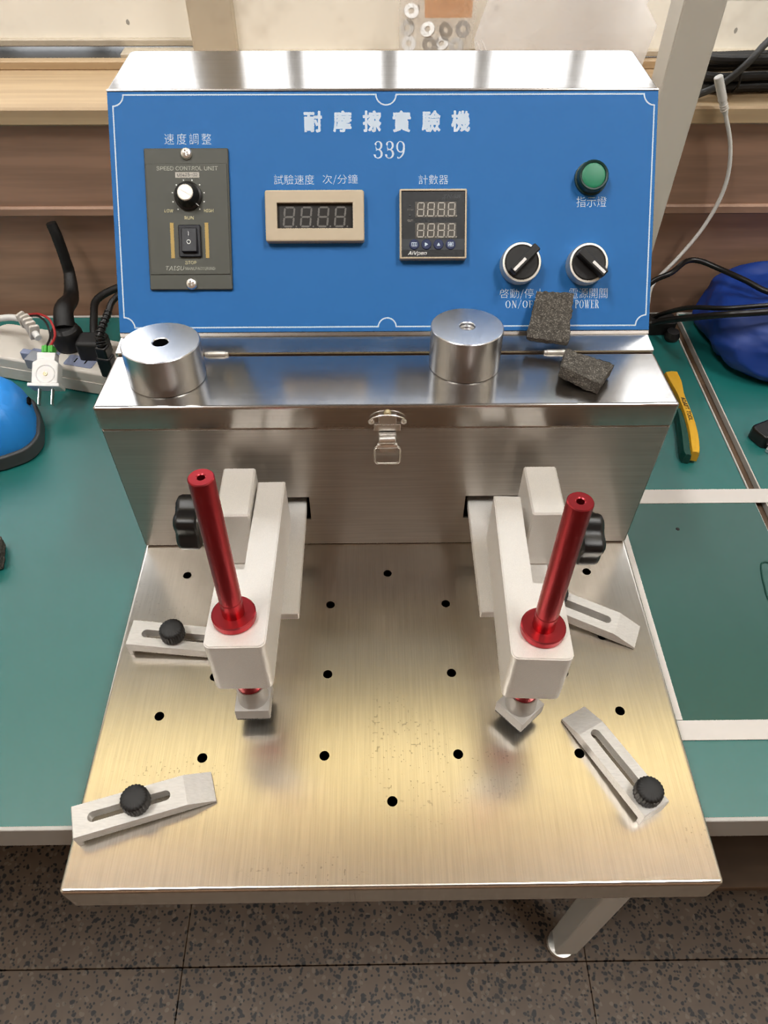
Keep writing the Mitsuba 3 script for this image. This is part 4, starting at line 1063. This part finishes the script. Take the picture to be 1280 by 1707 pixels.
# cord bundle on the sill
t = thing('cord_bundle', 'coiled black cords piled on the sill beyond the white cable end', 'cords')
rng = np.random.default_rng(4)
for k in range(7):
    zz = 0.1915 + 0.0085 * (k // 2) + 0.001 * (k % 2)
    yy = 0.428 + 0.016 * (k % 3)
    pts = [(0.315 + 0.012 * rng.random(), yy + 0.012, zz), (0.335, yy, zz + 0.001), (0.40, yy + 0.006 * rng.random(), zz + 0.001 * rng.random()), (0.50, yy + 0.01 * rng.random(), zz), (0.60, yy, zz), (0.64, yy + 0.015, zz)]
    add(t + '__coil', tube(pts, 0.0045, 10), 'mat_black_matte')
add(t + '__tie', tube([(0.352, 0.440, 0.214), (0.352, 0.420, 0.212), (0.353, 0.416, 0.200), (0.353, 0.424, 0.190)], 0.0012, 8), 'mat_black_matte')
add('grey_cable', tube([(0.310, 0.412, 0.1905), (0.330, 0.413, 0.1985), (0.3440, 0.415, 0.2075), (0.3590, 0.420, 0.2205), (0.3720, 0.4300, 0.2305), (0.3950, 0.445, 0.2420), (0.45, 0.47, 0.262), (0.50, 0.485, 0.28)], 0.0034, 12), 'mat_tool_grey', label='dark grey cord rising over the cord bundle on the sill', category='cable')
# clamp of black cable at the channel's end
t = thing('black_holder', 'small black clip at the far end of the table gap', 'clip')
add(t + '__block', hullp(rrect(0.300, 0.346, 0.352, 0.372, 0.004), TZ + 0.0007, TZ + 0.018, 0.003, 0), 'mat_black_matte')
add(t + '__knob', put(lathe([(0, 0), (0.008, 0), (0.009, 0.004), (0.007, 0.010), (0, 0.011)], 24), trimesh.transformations.translation_matrix([0.3405, 0.345, TZ + 0.0008])), 'mat_black_matte')
# black tool at the right edge
t = thing('black_tool', 'black tool with silver edge cut off at the right frame edge on the second table', 'tool')
add(t + '__body', put(hullp(rrect(0, 0.09, -0.012, 0.012, 0.006), 0, 0.014, 0.003, 0), frame([0.378, 0.168, TZ + 0.0007], [0.9, 0.42, 0], [-0.42, 0.9, 0], [0, 0, 1])), 'mat_black')
add(t + '__blade', put(hullp(Polygon([(0.004, 0), (0.09, -0.02), (0.09, 0.02), (0.004, 0.012)]), 0, 0.004, 0.0005, 0), frame([0.381, 0.157, TZ + 0.0007], [0.78, -0.62, 0], [0.62, 0.78, 0], [0, 0, 1])), 'mat_turned')
add('string_loop', tube([(0.348, 0.010, TZ + 0.0014), (0.3393, 0.0140, TZ + 0.0014), (0.3340, 0.0150, TZ + 0.0014), (0.3303, 0.0120, TZ + 0.0014), (0.3275, 0.0018, TZ + 0.0014), (0.3256, -0.0091, TZ + 0.0014), (0.3240, -0.026, TZ + 0.0014), (0.330, -0.045, TZ + 0.0014)], 0.0007, 8), 'mat_pliers_green', label='thin dark green string loop on the grey green sheet', category='string')
add('dark_speck', put(lathe([(0, 0), (0.0018, 0), (0.0012, 0.0006), (0, 0.0008)], 10), trimesh.transformations.translation_matrix([0.2684, 0.0542, TZ + 0.0007])), 'mat_black_matte', label='small dark speck on the grey green sheet', category='speck')

# ------------------------------------------------------------------ bags on the sill


def film(poly_xz, y0, y1, z0, z1, amp, seed, gap):
    """A closed flat bag whose outline (x, z) leans from (y0, z0) back to (y1, z1)."""
    g = Polygon(poly_xz)
    m = trimesh.creation.extrude_polygon(g, 0.0001, engine='earcut')
    pts, fs = [], []
    v, f = trimesh.creation.triangulate_polygon(g.simplify(0), engine='earcut')
    tmm = trimesh.Trimesh(np.c_[v, np.zeros(len(v))], f, process=True).subdivide_to_size(0.006)
    v = np.asarray(tmm.vertices)
    dist = np.array([g.exterior.distance(Point(a, b)) for a, b in v[:, :2]])
    out = []
    for sgn in (-1, 1):
        w = meshkit.fbm(np.c_[v[:, :2] * 60, np.full(len(v), seed + sgn)], 4, seed) - 0.5
        r_ = np.abs(meshkit.fbm(np.c_[v[:, :2] * 35 + 9, np.full(len(v), seed * 2 + sgn)], 3, seed + 3) - 0.5)
        puff = gap * np.minimum(1, dist / 0.012) ** 0.6
        y = y0 + (y1 - y0) * (v[:, 1] - z0) / (z1 - z0) + sgn * puff + np.minimum(1, dist / 0.006) * amp * (w - 1.2 * r_)
        out.append(trimesh.Trimesh(np.c_[v[:, 0], y, v[:, 1]], tmm.faces if sgn > 0 else tmm.faces[:, ::-1], process=False))
    return trimesh.util.concatenate(out)


t = thing('washer_bag', 'clear plastic bag of grey washers with an orange label on the sill', 'bag')
add(t + '__film', film([(0.018, 0.1885), (0.090, 0.1885), (0.092, 0.236), (0.100, 0.300), (0.024, 0.300), (0.019, 0.250)], 0.445, 0.486, 0.188, 0.30, 0.006, 3, 0.013), 'mat_film_clear', smooth=True)
add(t + '__label', film([(0.044, 0.243), (0.090, 0.243), (0.092, 0.297), (0.042, 0.297)], 0.466, 0.486, 0.243, 0.297, 0.001, 5, 0.0004), 'mat_orange_card', smooth=True, label='orange brown label')
k = 0
for row, (zz, xs) in enumerate(((0.195, (0.028, 0.044, 0.060, 0.076)), (0.208, (0.024, 0.040, 0.056, 0.072, 0.084)), (0.221, (0.030, 0.046, 0.062, 0.078)), (0.233, (0.026, 0.048, 0.066, 0.080)), (0.247, (0.030,)))):
    for x in xs:
        m = lathe([(0.0028, -0.0008), (0.0072, -0.0008), (0.0074, 0.0), (0.0072, 0.0008), (0.0028, 0.0008), (0.0028, -0.0008)], 28)
        d = np.array([rng.normal(0, 0.45), -1.0, 0.55 + rng.normal(0, 0.4)])
        kk = 'steel_washer' if k == 0 else f'steel_washer_{k:03d}'
        add(kk, along(m, [x + rng.normal(0, 0.0015), 0.4475 + (zz - 0.19) * 0.37 + rng.normal(0, 0.002), zz + 0.001], d), 'mat_washer', smooth=25, label='grey steel washer inside the clear bag on the sill', category='washer', group='washers in the clear bag')
        k += 1
t = thing('zip_bag', 'large empty milky zip bag leaning on the window sash', 'bag')
add(t + '__film', film([(0.100, 0.1885), (0.0925, 0.2280), (0.121, 0.300), (0.220, 0.300), (0.272, 0.2385), (0.262, 0.205), (0.255, 0.1885)], 0.438, 0.482, 0.188, 0.30, 0.005, 8, 0.004), 'mat_film', smooth=True)
add(t + '__zip_seal', tube([(0.0945, 0.446, 0.2280), (0.112, 0.4415, 0.2010)], 0.0011, 8), 'mat_film')
add(t + '__zip_seal', tube([(0.0985, 0.447, 0.2300), (0.116, 0.4425, 0.2030)], 0.0009, 8), 'mat_film')
t = thing('zip_bag', 'second zip bag whose corner shows behind the large one', 'bag')
add(t + '__film', film([(0.180, 0.1885), (0.170, 0.302), (0.226, 0.302), (0.264, 0.2565), (0.245, 0.1885)], 0.452, 0.492, 0.188, 0.302, 0.003, 11, 0.002), 'mat_film', smooth=True)
